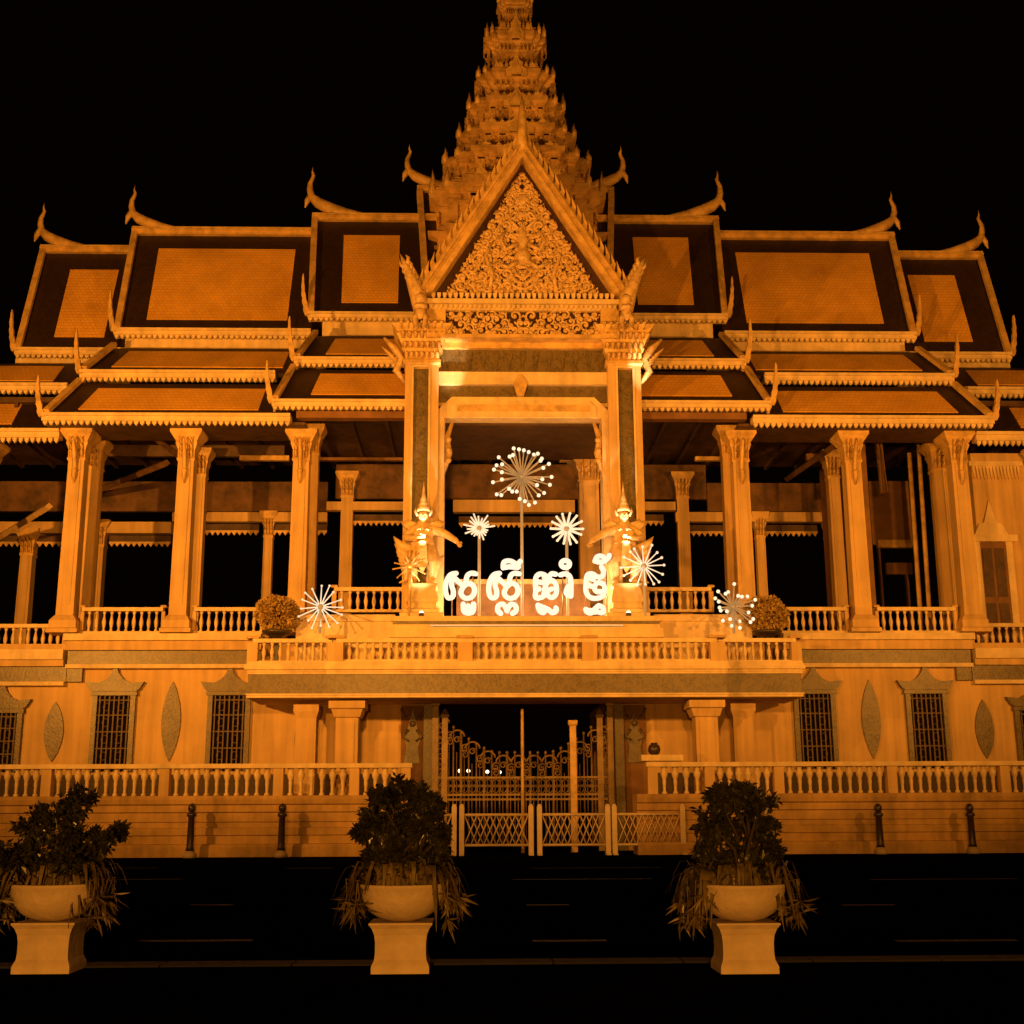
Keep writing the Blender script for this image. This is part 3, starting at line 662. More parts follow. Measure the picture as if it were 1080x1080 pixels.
# cornice under the pediment with dentils
mb = MB(); z5, z6 = zl(323.5, YG), zl(313, YG)
mb.box(-hbo+.1, hbo-.1, YG+.0, YG+1.4, zl(320, YG), zl(315, YG)); mb.box(-hbo+.35, hbo-.35, YG+.1, YG+1.4, zt_+.003, zl(320, YG)-.003)
dentils(mb, -hbo+.35, hbo-.35, YG+.06, zl(326, YG), zl(321, YG), .17); dentils(mb, -hbo+.4, hbo-.4, YG+.12, zl(314.8, YG), zl(308, YG), .2)
part('cornice', mb, 'trim')
ax = 0.0; za = zl(166, YG); zbase = zl(309, YG); hw = half(452, 645, 309, YG)
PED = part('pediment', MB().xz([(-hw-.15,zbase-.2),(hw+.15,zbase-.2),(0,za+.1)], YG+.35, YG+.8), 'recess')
def intri(x, z, r): return x-r*.4 > 0 and x < (hw-.3)*(1-(z-zbase)/(za-zbase))-r*1.05-.14 and z-r*.8 > zbase and z < za-.5
mb = MB(); rnd = random.Random(11)
# centre motif: niche with a lotus bud figure and side sprays
for k in range(3):
    rr = .62-.16*k; zc = zbase+1.05
    mb.tube([(rr*math.cos(a), YG+.25-.02*k, zc+rr*1.25*math.sin(a)) for a in [math.pi*1.02+i*math.pi*.98/12*1 for i in range(13)]], .055, 5)
mb.lathe([(.0,0),(.2,.05),(.34,.3),(.2,.55),(.15,.7),(.26,.9),(.2,1.05),(.22,1.15),(.12,1.35),(.05,1.6),(.01,1.9)], 0, YG+.3, 10, True, zbase+1.2)
for s in (-1, 1):
    mb.tube([(s*.2,YG+.2,zbase+2.0),(s*.6,YG+.16,zbase+1.75),(s*.8,YG+.16,zbase+2.1),(s*.62,YG+.18,zbase+2.5)], [.09,.08,.07,.04], 6)
    mb.tube([(s*.18,YG+.2,zbase+1.3),(s*.55,YG+.16,zbase+1.05),(s*.95,YG+.16,zbase+1.25)], [.1,.09,.04], 6)
    mb.tube([(s*.15,YG+.22,zbase+2.6),(s*.5,YG+.2,zbase+2.95),(s*.3,YG+.2,zbase+3.25),(s*.05,YG+.2,zbase+3.1)], [.07,.07,.06,.03], 5)
    mb.tube([(s*1.2,YG+.22,zbase+.15),(s*1.1,YG+.2,zbase+.8),(s*1.35,YG+.2,zbase+1.5),(s*1.05,YG+.2,zbase+2.1)], [.07,.09,.07,.03], 5)
mb.ball((0, YG+.25, zbase+3.75), .2, 8, (1,.6,1.3)); mb.tube([(-.5,YG+.2,zbase+2.35),(.5,YG+.2,zbase+2.35)], .07, 5)
scrolls(mb, lambda x, z, r: intri(x, z, r) and (x > .55 or z > zbase+3.0), 0, hw, zbase, za, YG+.3, 130, rnd, .15, .27, .052)
scrolls(mb, lambda x, z, r: intri(x, z, r), 0, hw, zbase, za, YG+.33, 330, rnd, .07, .12, .036)
build('carved_scrolls', mb, 'relief', PED)
# bargeboards with flame edge
for s in (-1, 1):
    A, B = Vector((0, 0, zl(147, YG))), Vector((s*half(433, 662, 312, YG), 0, zl(312, YG)))
    A2, B2 = Vector((0, 0, zl(168, YG))), Vector((s*half(453, 643, 309, YG), 0, zl(309, YG)))
    mb = MB()
    mb.xz([(A.x,A.z),(B.x,B.z),(B2.x,B2.z),(A2.x,A2.z)], YG-.1, YG+.45)
    C1, C2 = lerp(A, A2, .62), lerp(B, B2, .62); mb.xz([(C1.x,C1.z),(C2.x,C2.z),(B2.x,B2.z),(A2.x,A2.z)], YG-.2, YG-.103)
    C1, C2 = lerp(A, A2, .12), lerp(B, B2, .12); C3, C4 = lerp(A, A2, .3), lerp(B, B2, .3); mb.xz([(C1.x,C1.z),(C2.x,C2.z),(C4.x,C4.z),(C3.x,C3.z)], YG-.16, YG-.103)
    build('bargeboard', mb, 'gold', PED)
    fl = MB(); n = 19; d = (B-A); nn = Vector((s*abs(d.z), 0, abs(d.x))).normalized(); t_ = d.normalized()
    for i in range(n):
        p = lerp(A, B, (i+.8)/(n+.5)); q = p+t_*.28
        fl.xz([(p.x,p.z),((p+nn*.12-t_*.08).x,(p+nn*.12-t_*.08).z),((p+nn*.30-t_*.42).x,(p+nn*.30-t_*.42).z),((p+nn*.2+t_*.05).x,(p+nn*.2+t_*.05).z),(q.x,q.z)], YG-.02, YG+.25)
    build('flame_edge', fl, 'gold', PED)
    # naga finial at the foot
    nf = MB(); b0 = Vector((s*half(440, 656, 318, YG), YG, zl(318, YG)))
    nf.tube([b0+Vector((0,0,-.35)), b0+Vector((s*.08,-.05,.15)), b0+Vector((s*.3,-.1,.7)), b0+Vector((s*.55,-.1,1.3)), b0+Vector((s*.75,-.1,1.75))], [.26,.3,.22,.12,.015], 8)
    for k in range(5):
        p = b0+Vector((s*(.1+.1*k),-.1,.35+.24*k)); nf.tube([p, p+Vector((-s*.05,0,.3)), p+Vector((-s*(.02-.02*k),0,.62-.05*k))], [.1,.07,.012], 5)
        p = b0+Vector((s*(.12+.1*k),-.1,.2+.24*k)); nf.tube([p, p+Vector((s*.2,0,.16)), p+Vector((s*.26,0,.4))], [.08,.06,.012], 5)
    nf.ball(b0+Vector((0,-.22,.0)), .22, 8); nf.lathe([(.2,-.3),(.28,-.22),(.2,-.12)], b0.x, b0.y-.2, 10, True, b0.z-.1)
    # little carved supporter below it: two legs under a round body
    nf.ball(b0+Vector((0,-.18,-.55)), .22, 8, (1,.8,1))
    for e in (-1, 1): nf.tube([b0+Vector((e*.08,-.2,-.5)), b0+Vector((e*.2,-.24,-.75)), b0+Vector((e*.15,-.22,-1.12)), b0+Vector((e*.22,-.34,-1.18))], [.1,.1,.08,.05], 6)
    build('naga_finial', nf, 'relief', PED)
# apex finial and gable roof running back to the spire
fn = MB(); zt0 = zl(152, YG); fn.tube([(0,YG+.1,zt0-.3),(0,YG-.05,zt0+.3),(0,YG-.1,zt0+.9),(0,YG,zt0+1.5),(0,YG-.05,zt0+1.9)], [.26,.2,.17,.1,.015], 7); build('apex_finial', fn, 'gold', PED)
hB = half(434, 661, 310, YG); zR_ = zl(150, YG)
mb = MB(); mb.hexa([(-hB,YG+.46,zl(310,YG)),(0,YG+.46,zR_),(0,YG+.46,zR_-.5),(-hB+.4,YG+.46,zl(310,YG)-.1)], [(-hB,9.8,zl(310,YG)),(0,9.8,zR_),(0,9.8,zR_-.5),(-hB+.4,9.8,zl(310,YG)-.1)])
mb.hexa([(hB,YG+.46,zl(310,YG)),(0,YG+.46,zR_),(0,YG+.46,zR_-.5),(hB-.4,YG+.46,zl(310,YG)-.1)], [(hB,9.8,zl(310,YG)),(0,9.8,zR_),(0,9.8,zR_-.5),(hB-.4,9.8,zl(310,YG)-.1)])
part('roof', mb, 'border')
# portico ceiling
mb = MB().box(-hp+.9, hp-.9, YP+1.35, 9.0, zl(441, YP)-.1+.25, zl(441, YP)+.4); part('ceiling', mb, 'wood')
# ================================================================== SPIRE
YS = 11.0
scx = X(544, 100, YS)*.5
def plan(k): # redented square, unit half width
    a, b = .62, .82
    q = [(1,-a),(1,a),(b,a),(b,b),(a,b),(a,1)]
    pts = []
    for r in range(4):
        c_, s_ = [(1,0),(0,1),(-1,0),(0,-1)][r]
        for x_, y_ in [(1,-a),(1,a),(b,a),(b,b),(a,b)]: pts.append(((x_*c_-y_*s_)*k, (x_*s_+y_*c_)*k))
    return pts
def redent(mb, prof, cx, cy):
    n = len(plan(1)); vs = []
    for r, z in prof: vs += [(cx+a, cy+b, z) for a, b in plan(r)]
    fs = [(i*n+k, i*n+(k+1)%n, (i+1)*n+(k+1)%n, (i+1)*n+k) for i in range(len(prof)-1) for k in range(n)]
    fs += [tuple(range(n-1,-1,-1)), tuple((len(prof)-1)*n+k for k in range(n))]; mb.add(vs, fs)
def antefix(mb, cx, cy, z, w_, h, ang, th=.12):
    pts = [(-w_,0),(-w_*1.05,h*.25),(-w_*.6,h*.38),(-w_*.7,h*.55),(-w_*.3,h*.65),(0,h),(w_*.3,h*.65),(w_*.7,h*.55),(w_*.6,h*.38),(w_*1.05,h*.25),(w_,0)]
    c_, s_ = math.cos(ang), math.sin(ang)
    A_ = [(cx+a*c_-th*s_*e, cy+a*s_+th*c_*e, z+b) for e in (-.5, .5) for a, b in pts]
    n = len(pts); mb.add(A_, [tuple(range(n)), tuple(range(2*n-1, n-1, -1))]+[(i,i+n,(i+1)%n+n,(i+1)%n) for i in range(n)])
tiers = [(91,236,186),(77,186,160),(62,160,133),(51,133,103),(40.5,103,69),(31,69,27),(18,27,-12)]
KT = []; ZT = []
for hwp, pb, pt in tiers: # sizes are read on the front faces, which stand forward of the axis
    k = 2.0
    for _ in range(6):
        Yf = YS-.8*k; k = hwp/(F_PX/((YS-.2*k+40)*math.cos(PITCH)+(Z(545,(pb+pt)/2,Yf)-CAM.z)*math.sin(PITCH)))
    KT.append(k); ZT.append(Z(545, pb, YS-.8*k))
ZT.append(Z(545, tiers[-1][2], YS-.8*KT[-1]))
sb = MB(); z0, z1 = zl(310, YS), ZT[0]
redent(sb, [(3.3*q, z0+(z1-z0)*h_) for q, h_ in ((1,0),(1,.62),(1.05,.66),(1.0,.70),(1.0,.86),(1.07,.90),(1.13,.94),(1.13,.985),(1.0,.99))], scx, YS)
for j in (-3, -2, -1, 0, 1, 2, 3):
    xx = scx+j*.62; sb.box(xx-.1, xx+.1, YS-3.37, YS-3.2, z0+2.0, z0+(z1-z0)*.86)
part('spire_base', sb, 'spire')
for i, (hwp, pb, pt) in enumerate(tiers):
    k = KT[i]; nxt = (KT[i+1]/k if i+1 < len(tiers) else .9); z0, z1 = ZT[i], ZT[i+1]; h = z1-z0; mb = MB()
    if i < 4:
        prof = [(.86,0),(.86,.06),(.90,.08),(.90,.14),(.86,.17),(.86,.42),(.90,.45),(.90,.50),(.86,.52),(.94,.58),(.94,.62),(1.0,.65),(1.0,.78),(.96,.80),(.96,.85),(.90,.87),(.90,.93),(nxt*.95,.95),(nxt*.95,1.0)]
    else: # waisted upper stages
        prof = [(.86,0),(.74,.06),(.70,.2),(.72,.34),(.80,.40),(.80,.45),(.9,.5),(.9,.55),(1.0,.58),(1.0,.70),(.94,.72),(.94,.78),(.84,.80),(.84,.88),(nxt*1.0,.93),(nxt*.9,1.0)]
    redent(mb, [(k*a, z0+h*b-(.01 if b == 0 else 0)) for a, b in prof], scx, YS)
    if i < 4:
        for j in (-3, -2, -1, 1, 2, 3): # pilasters and little lintels across the front
            xx = scx+j*k*.24; d_ = .90 if abs(j) < 3 else .74
            mb.box(xx-k*.05, xx+k*.05, YS-k*d_, YS-k*d_+.3, z0+h*.10, z0+h*.50)
            mb.box(xx-k*.085, xx+k*.085, YS-k*(d_+.05), YS-k*d_+.3, z0+h*.50, z0+h*.57)
    for a in range(4): # row of small upright leaves along each cornice
        c_, s_ = [(0,-1),(1,0),(0,1),(-1,0)][a]
        for j in range(-4, 5):
            if j == 0: continue
            u = j*.125*k; dd = k*.97
            antefix(mb, scx+c_*dd-s_*u, YS+s_*dd+c_*u, z0+h*.755, k*.042, h*.16, (0, math.pi/2)[a%2], .1)
            antefix(mb, scx+c_*k*.9-s_*u*1.05, YS+s_*k*.9+c_*u*1.05, z0+h*.30, k*.036, h*.15, (0, math.pi/2)[a%2], .1)
    T = part('spire_tier', mb, 'spire')
    hh = h*(.44 if i < 4 else .26); q_ = k**.4; zt3 = z0+h*.76
    def fin(dx, dy, hgt, r):
        an = MB(); an.tube([(scx+dx, YS+dy, zt3-.12), (scx+dx*1.005, YS+dy*1.005, zt3+hgt*.3), (scx+dx*.995, YS+dy*.995, zt3+hgt*.6), (scx+dx*1.005, YS+dy*1.005, zt3+hgt)], [r, r*.95, r*.5, .01], 5)
        build('antefix', an, 'gold', T)
    for sx in (-1, 1):
        for sy in (-1, 1):
            fin(sx*k*.79, sy*k*.79, hh*.75, .09*q_); fin(sx*k*.96, sy*k*.58, hh, .10*q_)
        for sy in (-1, 1):
            an = MB(); antefix(an, scx+sx*k*.42, YS+sy*k*.97, zt3-.06, k*.07, hh*.6, 0); build('antefix', an, 'gold', T)
    if i < 6:
        for a in range(4): # little gable on each face
            c_, s_ = [(0,-1),(1,0),(0,1),(-1,0)][a]; an = MB()
            antefix(an, scx+c_*k*.98, YS+s_*k*.98, z0+h*(.45 if i < 4 else .5), k*.26, h*.62, (0, math.pi/2)[a%2], .16)
            antefix(an, scx+c_*k*1.02, YS+s_*k*1.02, z0+h*(.45 if i < 4 else .5), k*.13, h*.42, (0, math.pi/2)[a%2], .16)
            build('antefix', an, 'gold', T)
z0 = ZT[-1]; mb = MB(); mb.lathe([(.62,0),(.6,.8),(.7,.9),(.7,1.1),(.5,1.3),(.4,3),(.45,3.1),(.3,3.3),(.2,6),(.03,9)], scx, YS, 12, True, z0-.02); part('needle', mb, 'gold')
# slender gilded rib in front of the spire
# ================================================================== TERRACE WALL (front plinth with balustrade)
Zb = {p: zl(p, 0) for p in (805, 809, 838, 842, 848, 856, 866, 872, 880, 889, 892, 903)}
def terrace(side, label):
    root = thing('terrace_wall', label, 'wall', (0, 0, 0), 'low terrace walls in front of the pavilion')
    xin = abs(X(436, 850, 0)) if side < 0 else X(672, 850, 0)
    e = sorted((side*xin, side*XO))
    zt_ = Zb[838]
    prof = [(0,0),(-.06,0),(-.06,Zb[892]),(-.02,Zb[889]),(.16,Zb[889]+.015),(.16,Zb[880]),(.10,Zb[880]+.02),(.10,Zb[872]),(.17,Zb[872]+.02),(.17,Zb[866]),(.12,Zb[866]+.02),(.12,Zb[856]),(.05,Zb[856]+.03),(.05,Zb[848]),(-.02,Zb[848]+.04),(-.05,Zb[842]),(-.05,zt_),(1.2,zt_),(1.2,0)]
    prof = prof[1:]
    build('plinth', MB().yz(prof, e[0], e[1]), 'plinth', root)
    pj = MB()
    n = 9
    pxs = [50,174,294,374,428] if side < 0 else [688,748,821,940,1059]
    posts = sorted([X(p, 825, .25) for p in pxs]); stp = 3.6
    while abs(posts[0 if side < 0 else -1]) < XO-3.7:
        if side < 0: posts.insert(0, posts[0]-stp)
        else: posts.append(posts[-1]+stp)
    y = .25
    build('coping', MB().box(posts[0]-.2, posts[-1]+.2, y-.2, y+.2, Zb[809], Zb[805]+.02), 'trim', root)
    for p in posts: build('post', MB().sq([(.15,zt_-.004),(.15,Zb[809]-.003)], p, y), 'stucco', root)
    for a, c in zip(posts[:-1], posts[1:]):
        b = MB(); balusters(b, a+.2, c-.2, y, zt_, Zb[809]-.004, .285, .115, True); build('baluster_row', b, 'trim', root)
    return root
terrace(-1, 'long low terrace wall with balustrade left of the iron gate')
TR = terrace(1, 'long low terrace wall with balustrade right of the iron gate')
mb = MB().box(-XO, XO, 1.21, YW-.01, .004, .12); 
# slab top on the right end of the rail, with a small dark pot
a, b = at(675, 796, .3), at(719, 803, .3)
tag(build('stone_slab', MB().box(a.x, b.x, 0-.05, .6, Zb[805]+.06, Zb[805]+.24), 'trim'), 'pale stone slab lying on the right terrace rail by the gate', 'slab')
p = at(690, 791, .3); k = MB().lathe([(.1,0),(.17,.07),(.2,.18),(.16,.3),(.1,.34),(.12,.38)], p.x, .3, 12, True, Zb[805]+.243); tag(build('pot', k, 'black'), 'small dark round pot sitting on the pale slab by the gate', 'pot')
# ================================================================== IRON GATE
YT = 4.5
GT = thing('iron_gate', 'ornate double iron gate with sagging scrolled top under the balcony', 'gate', (0, YT, 0))
def gtop(px): # top line of the gate in pixels
    t = abs(px-551)/92; return 790-44*max(0, (t-.30)/.70)**1.4
pxs = [462+i*8.1 for i in range(23)]
for half_ in (0, 1):
    bars = MB(); sc = MB()
    for i, px in enumerate(pxs):
        if (px < 551) != (half_ == 0): continue
        x = X(px, 800, YT); zt_ = Z(px, gtop(px)+5, YT); r = .03 if i%3 else .05
        bars.tube([(x, YT, .15), (x, YT, zt_)], r, 5)
        bars.ball((x, YT, zt_+.04), .06, 5)
        if i+1 < len(pxs):
            x2 = X(pxs[i+1], 800, YT); zc = Z(px, gtop(px)+14, YT); cxm = (x+x2)/2
            if i%2 == 0:
                rr = abs(x2-x)*.95
                sc.tube([(cxm+rr*math.cos(a), YT-.04, zc+rr*.9*math.sin(a)) for a in [j*math.pi/9 for j in range(10)]], .035, 5)
                sc.tube([(cxm+rr*.55*(1-.07*j)*math.cos(j*.8), YT-.04, zc-.1+rr*.5*(1-.07*j)*math.sin(j*.8)) for j in range(11)], .025, 4)
            if i%2 == 1:
                for pz, sg in ((20, 1), (26, -1)):
                    zc2 = Z(px, gtop(px)+pz, YT); sc.tube([(cxm+sg*rr2*(1-.075*j)*math.cos(j*.8+.6), YT-.05, zc2+.16*(1-.075*j)*math.sin(j*.8+.6)) for j in range(12) for rr2 in (.14,)], .026, 4)
            sc.tube([(cxm-.02, YT, .15), (cxm-.02, YT, Z(px, gtop(px)+(26 if i%2 else 30), YT))], .018, 4)
            for zz in (Z(px, 826, YT), Z(px, 832, YT)): sc.tube([(cxm+.11*math.cos(a), YT-.04, zz+.13*math.sin(a)) for a in [j*math.pi/5 for j in range(11)]], .022, 4)
    a, b = (462, 549) if half_ == 0 else (554, 641)
    for p_ in (820, 838, 843): bars.box(X(a, p_, YT), X(b, p_, YT), YT-.04, YT+.04, Z(551, p_, YT)-.035, Z(551, p_, YT)+.035)
    lf = build('gate_leaf', bars, 'iron', GT); build('scrollwork', sc, 'iron', lf)
for px in (459, 469, 633, 644):
    x = X(px, 800, YT); tp = 745 if px in (459, 644) else 757
    p_ = MB().sq([(.10,0),(.10,Z(px, tp, YT)),(.14,Z(px, tp, YT)+.02),(.14,Z(px, tp, YT)+.1),(.03,Z(px, tp, YT)+.3)], x, YT+.02); build('gate_post', p_, 'iron', GT)
for pa in ((459, 469), (633, 644)):
    sc = MB()
    for q in range(7):
        zc = Z(464, 770+q*11, YT); cxm = (X(pa[0], 790, YT)+X(pa[1], 790, YT))/2
        sc.tube([(cxm+.13*(1-.05*j)*math.cos(j*.75+q), YT-.05, zc+.14*(1-.05*j)*math.sin(j*.75+q)) for j in range(12)], .028, 4)
    build('scroll_panel', sc, 'iron', GT)
# free posts in front of the gate
p = at(604.5, 800, 3.2); q = MB().sq([(.105,0),(.105,Z(604, 766, 3.2)),(.15,Z(604, 764, 3.2)),(.15,Z(604, 760, 3.2))], p.x, 3.2); tag(build('post', q, 'gold'), 'pale square post standing before the right gate leaf', 'post')
p = at(551, 790, 2.6); tag(build('pole', MB().tube([(p.x,2.6,0),(p.x,2.6,Z(551,748,2.6))], [.06,.05], 8), 'gold'), 'thin bare upright pole before the middle of the iron gate', 'pole')
# far lamps of the courtyard seen through the gate bars
for i, (px, py) in enumerate(((485,813),(494,813),(514,814),(527,814.5))):
    YL = 62+i*3; p = at(px, py, YL); lab = ['tiny far lamp, leftmost of four glimpsed through the gate bars', 'tiny far lamp just right of the leftmost one behind the gate', 'tiny far lamp just left of the rightmost one behind the gate', 'tiny far lamp, rightmost of four glimpsed through the gate bars'][i]
    t = thing('street_lamp', lab, 'lamp', (p.x, YL, 0), 'far courtyard lamps behind the gate')
    build('pole', MB().tube([(p.x,YL,0),(p.x,YL,p.z-.15)], [.08,.05], 6), 'black', t); build('lamp_globe', MB().ball((p.x,YL,p.z), .15, 8), 'lamp', t)
# ================================================================== BARRIERS
def barrier(pl, pr, label):
    Yb = gnd(600, 902).y
    a, b = at(pl, 870, Yb), at(pr, 870, Yb)
    t = thing('crowd_barrier', label, 'barrier', ((a.x+b.x)/2, Yb, 0), 'white lattice barriers across the gateway')
    for px, x in ((pl, a.x), (pr, b.x)):
        build('upright', MB().sq([(.075,.02),(.075,Z(px, 851, Yb)),(.04,Z(px, 848, Yb))], x, Yb), 'white', t)
        build('foot', MB().box(x-.07, x+.07, Yb-.3, Yb+.3, .005, .06), 'white', t)
    zt_, zb_ = Z(600, 859, Yb), Z(600, 891, Yb)
    build('top_rail', MB().tube([(a.x,Yb,zt_),(b.x,Yb,zt_)], .045, 6), 'white', t); build('bottom_rail', MB().tube([(a.x,Yb,zb_),(b.x,Yb,zb_)], .04, 6), 'white', t)
    L_ = MB(); n = 5; w_ = (b.x-a.x-.16)/n; x0 = a.x+.08
    for i in range(n):
        xa, xb = x0+w_*i, x0+w_*(i+1); L_.tube([(xa,Yb-.02,zb_),(xb,Yb-.02,zt_)], .022, 4); L_.tube([(xa,Yb+.02,zt_),(xb,Yb+.02,zb_)], .022, 4)
        if i+1 <= n-1: pass
    for i in range(n-1):
        xa = x0+w_*(i+.5); L_.tube([(xa,Yb-.02,zb_),(xa+w_,Yb-.02,zt_)], .018, 4); L_.tube([(xa,Yb+.02,zt_),(xa+w_,Yb+.02,zb_)], .018, 4)
    build('lattice', L_, 'white', t)
barrier(487, 560, 'white lattice barrier in front of the left gate leaf')
barrier(569, 641, 'white lattice barrier in front of the pale post and right gate leaf')
barrier(648, 720, 'white lattice barrier standing against the right terrace wall end')
barrier(405, 479, 'white lattice barrier mostly hidden behind the middle planter')
# ================================================================== BOLLARDS
Yp = -.55
for px, lab in ((201, 'dark bollard against the left terrace wall, nearest the left planter'), (297, 'dark bollard against the left terrace wall, nearer the middle planter'), (928, 'dark bollard against the right terrace wall, nearer the right planter'), (1025, 'dark bollard against the terrace wall at the far right edge'), (395, 'dark bollard hidden behind the middle planter shrub')):
    if px == 395: continue
    x = X(px, 880, Yp); t = thing('bollard', lab, 'bollard', (x, Yp, 0), 'dark bollards along the terrace wall')
    h = Z(px, 851, Yp)
    build('shaft', MB().lathe([(.13,.2),(.11,.3),(.095,h-.3),(.14,h-.27),(.14,h-.2),(.09,h-.15)], x, Yp, 10), 'black', t)
    build('cap', MB().ball((x, Yp, h-.04), .125, 8, (1,1,1.2)), 'black', t)
    build('base', MB().lathe([(.2,.0),(.2,.1),(.15,.14),(.12,.22),(.10,.24)], x, Yp, 10), 'pot', t)
# ================================================================== LETTERS
YL = 1.85
def stroke(mb, pts, r):
    P3 = [at(450+a/5.4, 570+b/5.4, YL) for a, b in pts]
    # smooth by Catmull-Rom
    out = []
    for i in range(len(P3)-1):
        p0, p1, p2, p3 = P3[max(i-1,0)], P3[i], P3[i+1], P3[min(i+2, len(P3)-1)]
        for k in range(4):
            t = k/4; out.append(.5*((2*p1)+(p2-p0)*t+(2*p0-5*p1+4*p2-p3)*t*t+(3*p1-p0-3*p2+p3)*t**3))
    out.append(P3[-1]); rr = r/5.4/31
    mb.tube(out, rr, 8, True, .8); mb.ball(out[0], rr, 8, (1,.8,1)); mb.ball(out[-1], rr, 8, (1,.8,1))
def word(label, parts):
    xs = [a for _, st in parts for ln in st for a, b in ln]; c = at(450+sum(xs)/len(xs)/5.4, 650, YL)
    t = thing('letter_sign', label, 'sign', (c.x, YL, zp), 'glowing letters on the balcony stage')
    for nm, st in parts:
        mb = MB()
        for ln in st: stroke(mb, ln, 14.3)
        build(nm, mb, 'letter', t)
    fr = MB(); lo = min(at(450, 570+max(b for _, st in parts for ln in st for a, b in ln)/5.4+3, YL).z, zp+.5)
    for dx in (-.35, .35): fr.tube([(c.x+dx, YL+.16, zp), (c.x+dx, YL+.16, zp+1.6)], .025, 5)
    build('support', fr, 'iron', t)
    l = bpy.data.lights.new('letter_glow_fill', 'POINT'); l.energy = 110; l.color = (1, .58, .26); l.shadow_soft_size = .12  # point lamp added behind each word to cast a glow around it
    o = bpy.data.objects.new('letter_glow_fill', l); C.objects.link(o); o.location = (c.x, YL+.55, zp+.75)
sa = lambda o: [[(168+o,187),(135+o,196),(112+o,235),(107+o,285),(120+o,325),(146+o,322),(152+o,290),(142+o,250),(150+o,212)],
                [(150+o,205),(178+o,232),(205+o,262),(194+o,300),(218+o,328),(252+o,324),(272+o,295),(266+o,258),(238+o,244),(210+o,262)], [(222+o,240),(232+o,200),(256+o,186),(280+o,190)]]
word('glowing white letter group with u-shaped foot, beside the left statue', [('letter', sa(0)), ('subscript', [[(208,362),(210,398),(224,412),(252,412),(266,398),(268,362)], [(238,372),(240,408)]])])
word('glowing white letter group with flat cap and arched foot', [('letter', sa(247)), ('subscript', [[(422,416),(404,400),(410,370),(436,364),(452,386),(457,402)], [(457,402),(464,384),(482,364),(506,372),(508,402),(488,416)]]),
    ('vowel_sign', [[(436,156),(440,124),(470,116),(500,128),(524,152),(500,152),(470,150),(440,154)], [(512,142),(534,118)]])])
word('glowing white letter group with a ringed dot on top', [('letter', [[(636,330),(620,322),(622,290),(640,275)], [(622,290),(620,220),(640,192),(672,196),(690,214),(710,190),(735,192)], [(628,235),(655,240)], [(642,325),(665,318),(672,280),(685,240),(715,228),(736,252),(738,300),(715,325),(690,312),(690,286),(712,276)], [(672,210),(676,246)]]),
    ('vowel_sign', [[(762,196),(792,190),(815,205),(822,245),(820,318)], [(820,318),(796,300),(802,268),(812,262)]]), ('dot_sign', [[(790+24*math.cos(a), 134+20*math.sin(a)) for a in [j*math.pi/5 for j in range(11)]]]), ('subscript', [[(634,368),(642,398),(664,412),(680,392),(700,400),(716,412),(738,400),(736,384)], [(640,372),(668,384)]])])
word('glowing white letter group with tall curled top, beside the right statue', [('letter', [[(998,160),(1008,178),(998,206),(970,206),(945,190),(916,196),(908,240),(908,290),(928,322),(962,330),(1000,318),(1014,280),(1004,246),(972,242),(956,264),(966,290),(990,290)], [(915,250),(940,262)], [(925,210),(950,222)]]),
    ('vowel_sign', [[(958,118),(972,92),(1000,90),(1020,112),(1000,122),(972,122)], [(1018,110),(1034,98),(1040,84)], [(996,150),(1008,172)]]), ('subscript', [[(906,392),(914,408),(940,412),(960,388),(984,372),(1006,388),(1000,412),(980,408)], [(930,400),(962,408)]])])
# ================================================================== LIGHT SCULPTURES
def starburst(px, py, Y, rpx, n, label, base_py=None, bulb=.07, rodm='rod', bulbm='bulb', rr=.03, inner=0.1, rings=1, pole=True, jit=.15, seed=0):
    rnd = random.Random(seed); c = at(px, py, Y); sc = (at(px+10, py, Y).x-c.x)/10; Rr = rpx*sc
    zb0 = zp if base_py is None else Z(px, base_py, Y)
    t = thing('light_sculpture', label, 'light', (c.x, Y, zb0), 'lit firework sculptures on the balcony')
    if pole: build('pole', MB().tube([(c.x,Y,zb0),(c.x,Y,c.z)], .05, 6), rodm, t)
    build('hub', MB().ball(c, .09, 8), rodm, t)
    for i in range(n):
        a = 2*math.pi*(i+.5*rnd.random()*jit)/n; el = rnd.choice((0, .35, -.35, .75)) if rings > 1 else rnd.uniform(-.35, .35)
        L_ = Rr*(1-jit*rnd.random()); d = Vector((math.cos(a)*math.cos(el), -math.sin(el), math.sin(a)*math.cos(el)))
        ray = build('light_ray', MB().tube([c+d*inner, c+d*L_], [rr, rr*.8], 5), rodm if bulbm != 'star' else 'star', t)
        if bulb: build('bulb', MB().ball(c+d*L_, bulb, 7), bulbm, ray)
    return t
starburst(550, 503, 2.3, 33, 34, 'tall lit firework ball of bulb-tipped rods, largest and highest of its kind', rings=2, bulb=.07, seed=1, rr=.03)
starburst(505.5, 557, 2.4, 18, 20, 'small lit spiky star on a pole left of the tallest firework ball', bulb=0, bulbm='star', rr=.035, seed=2, jit=.5)
starburst(597.5, 558, 2.4, 18, 14, 'small lit blunt-rayed star on a pole right of the tallest firework ball', bulb=.05, bulbm='star', rr=.05, seed=3, jit=.1)
starburst(338, 640, 2.0, 26, 16, 'lit starburst beside the round bush on the left balcony wing', base_py=668, bulb=.04, bulbm='star', rr=.024, seed=4, jit=.25)
starburst(679, 597, 1.75, 24, 16, 'lit starburst on a pole in front of the right statue', base_py=664, bulb=.05, bulbm='star', rr=.024, seed=5)
starburst(773, 640, 2.0, 27, 22, 'lit starburst of dotted rays beside the round bush on the right balcony wing', base_py=668, bulb=.065, seed=6, jit=.5, rings=2)
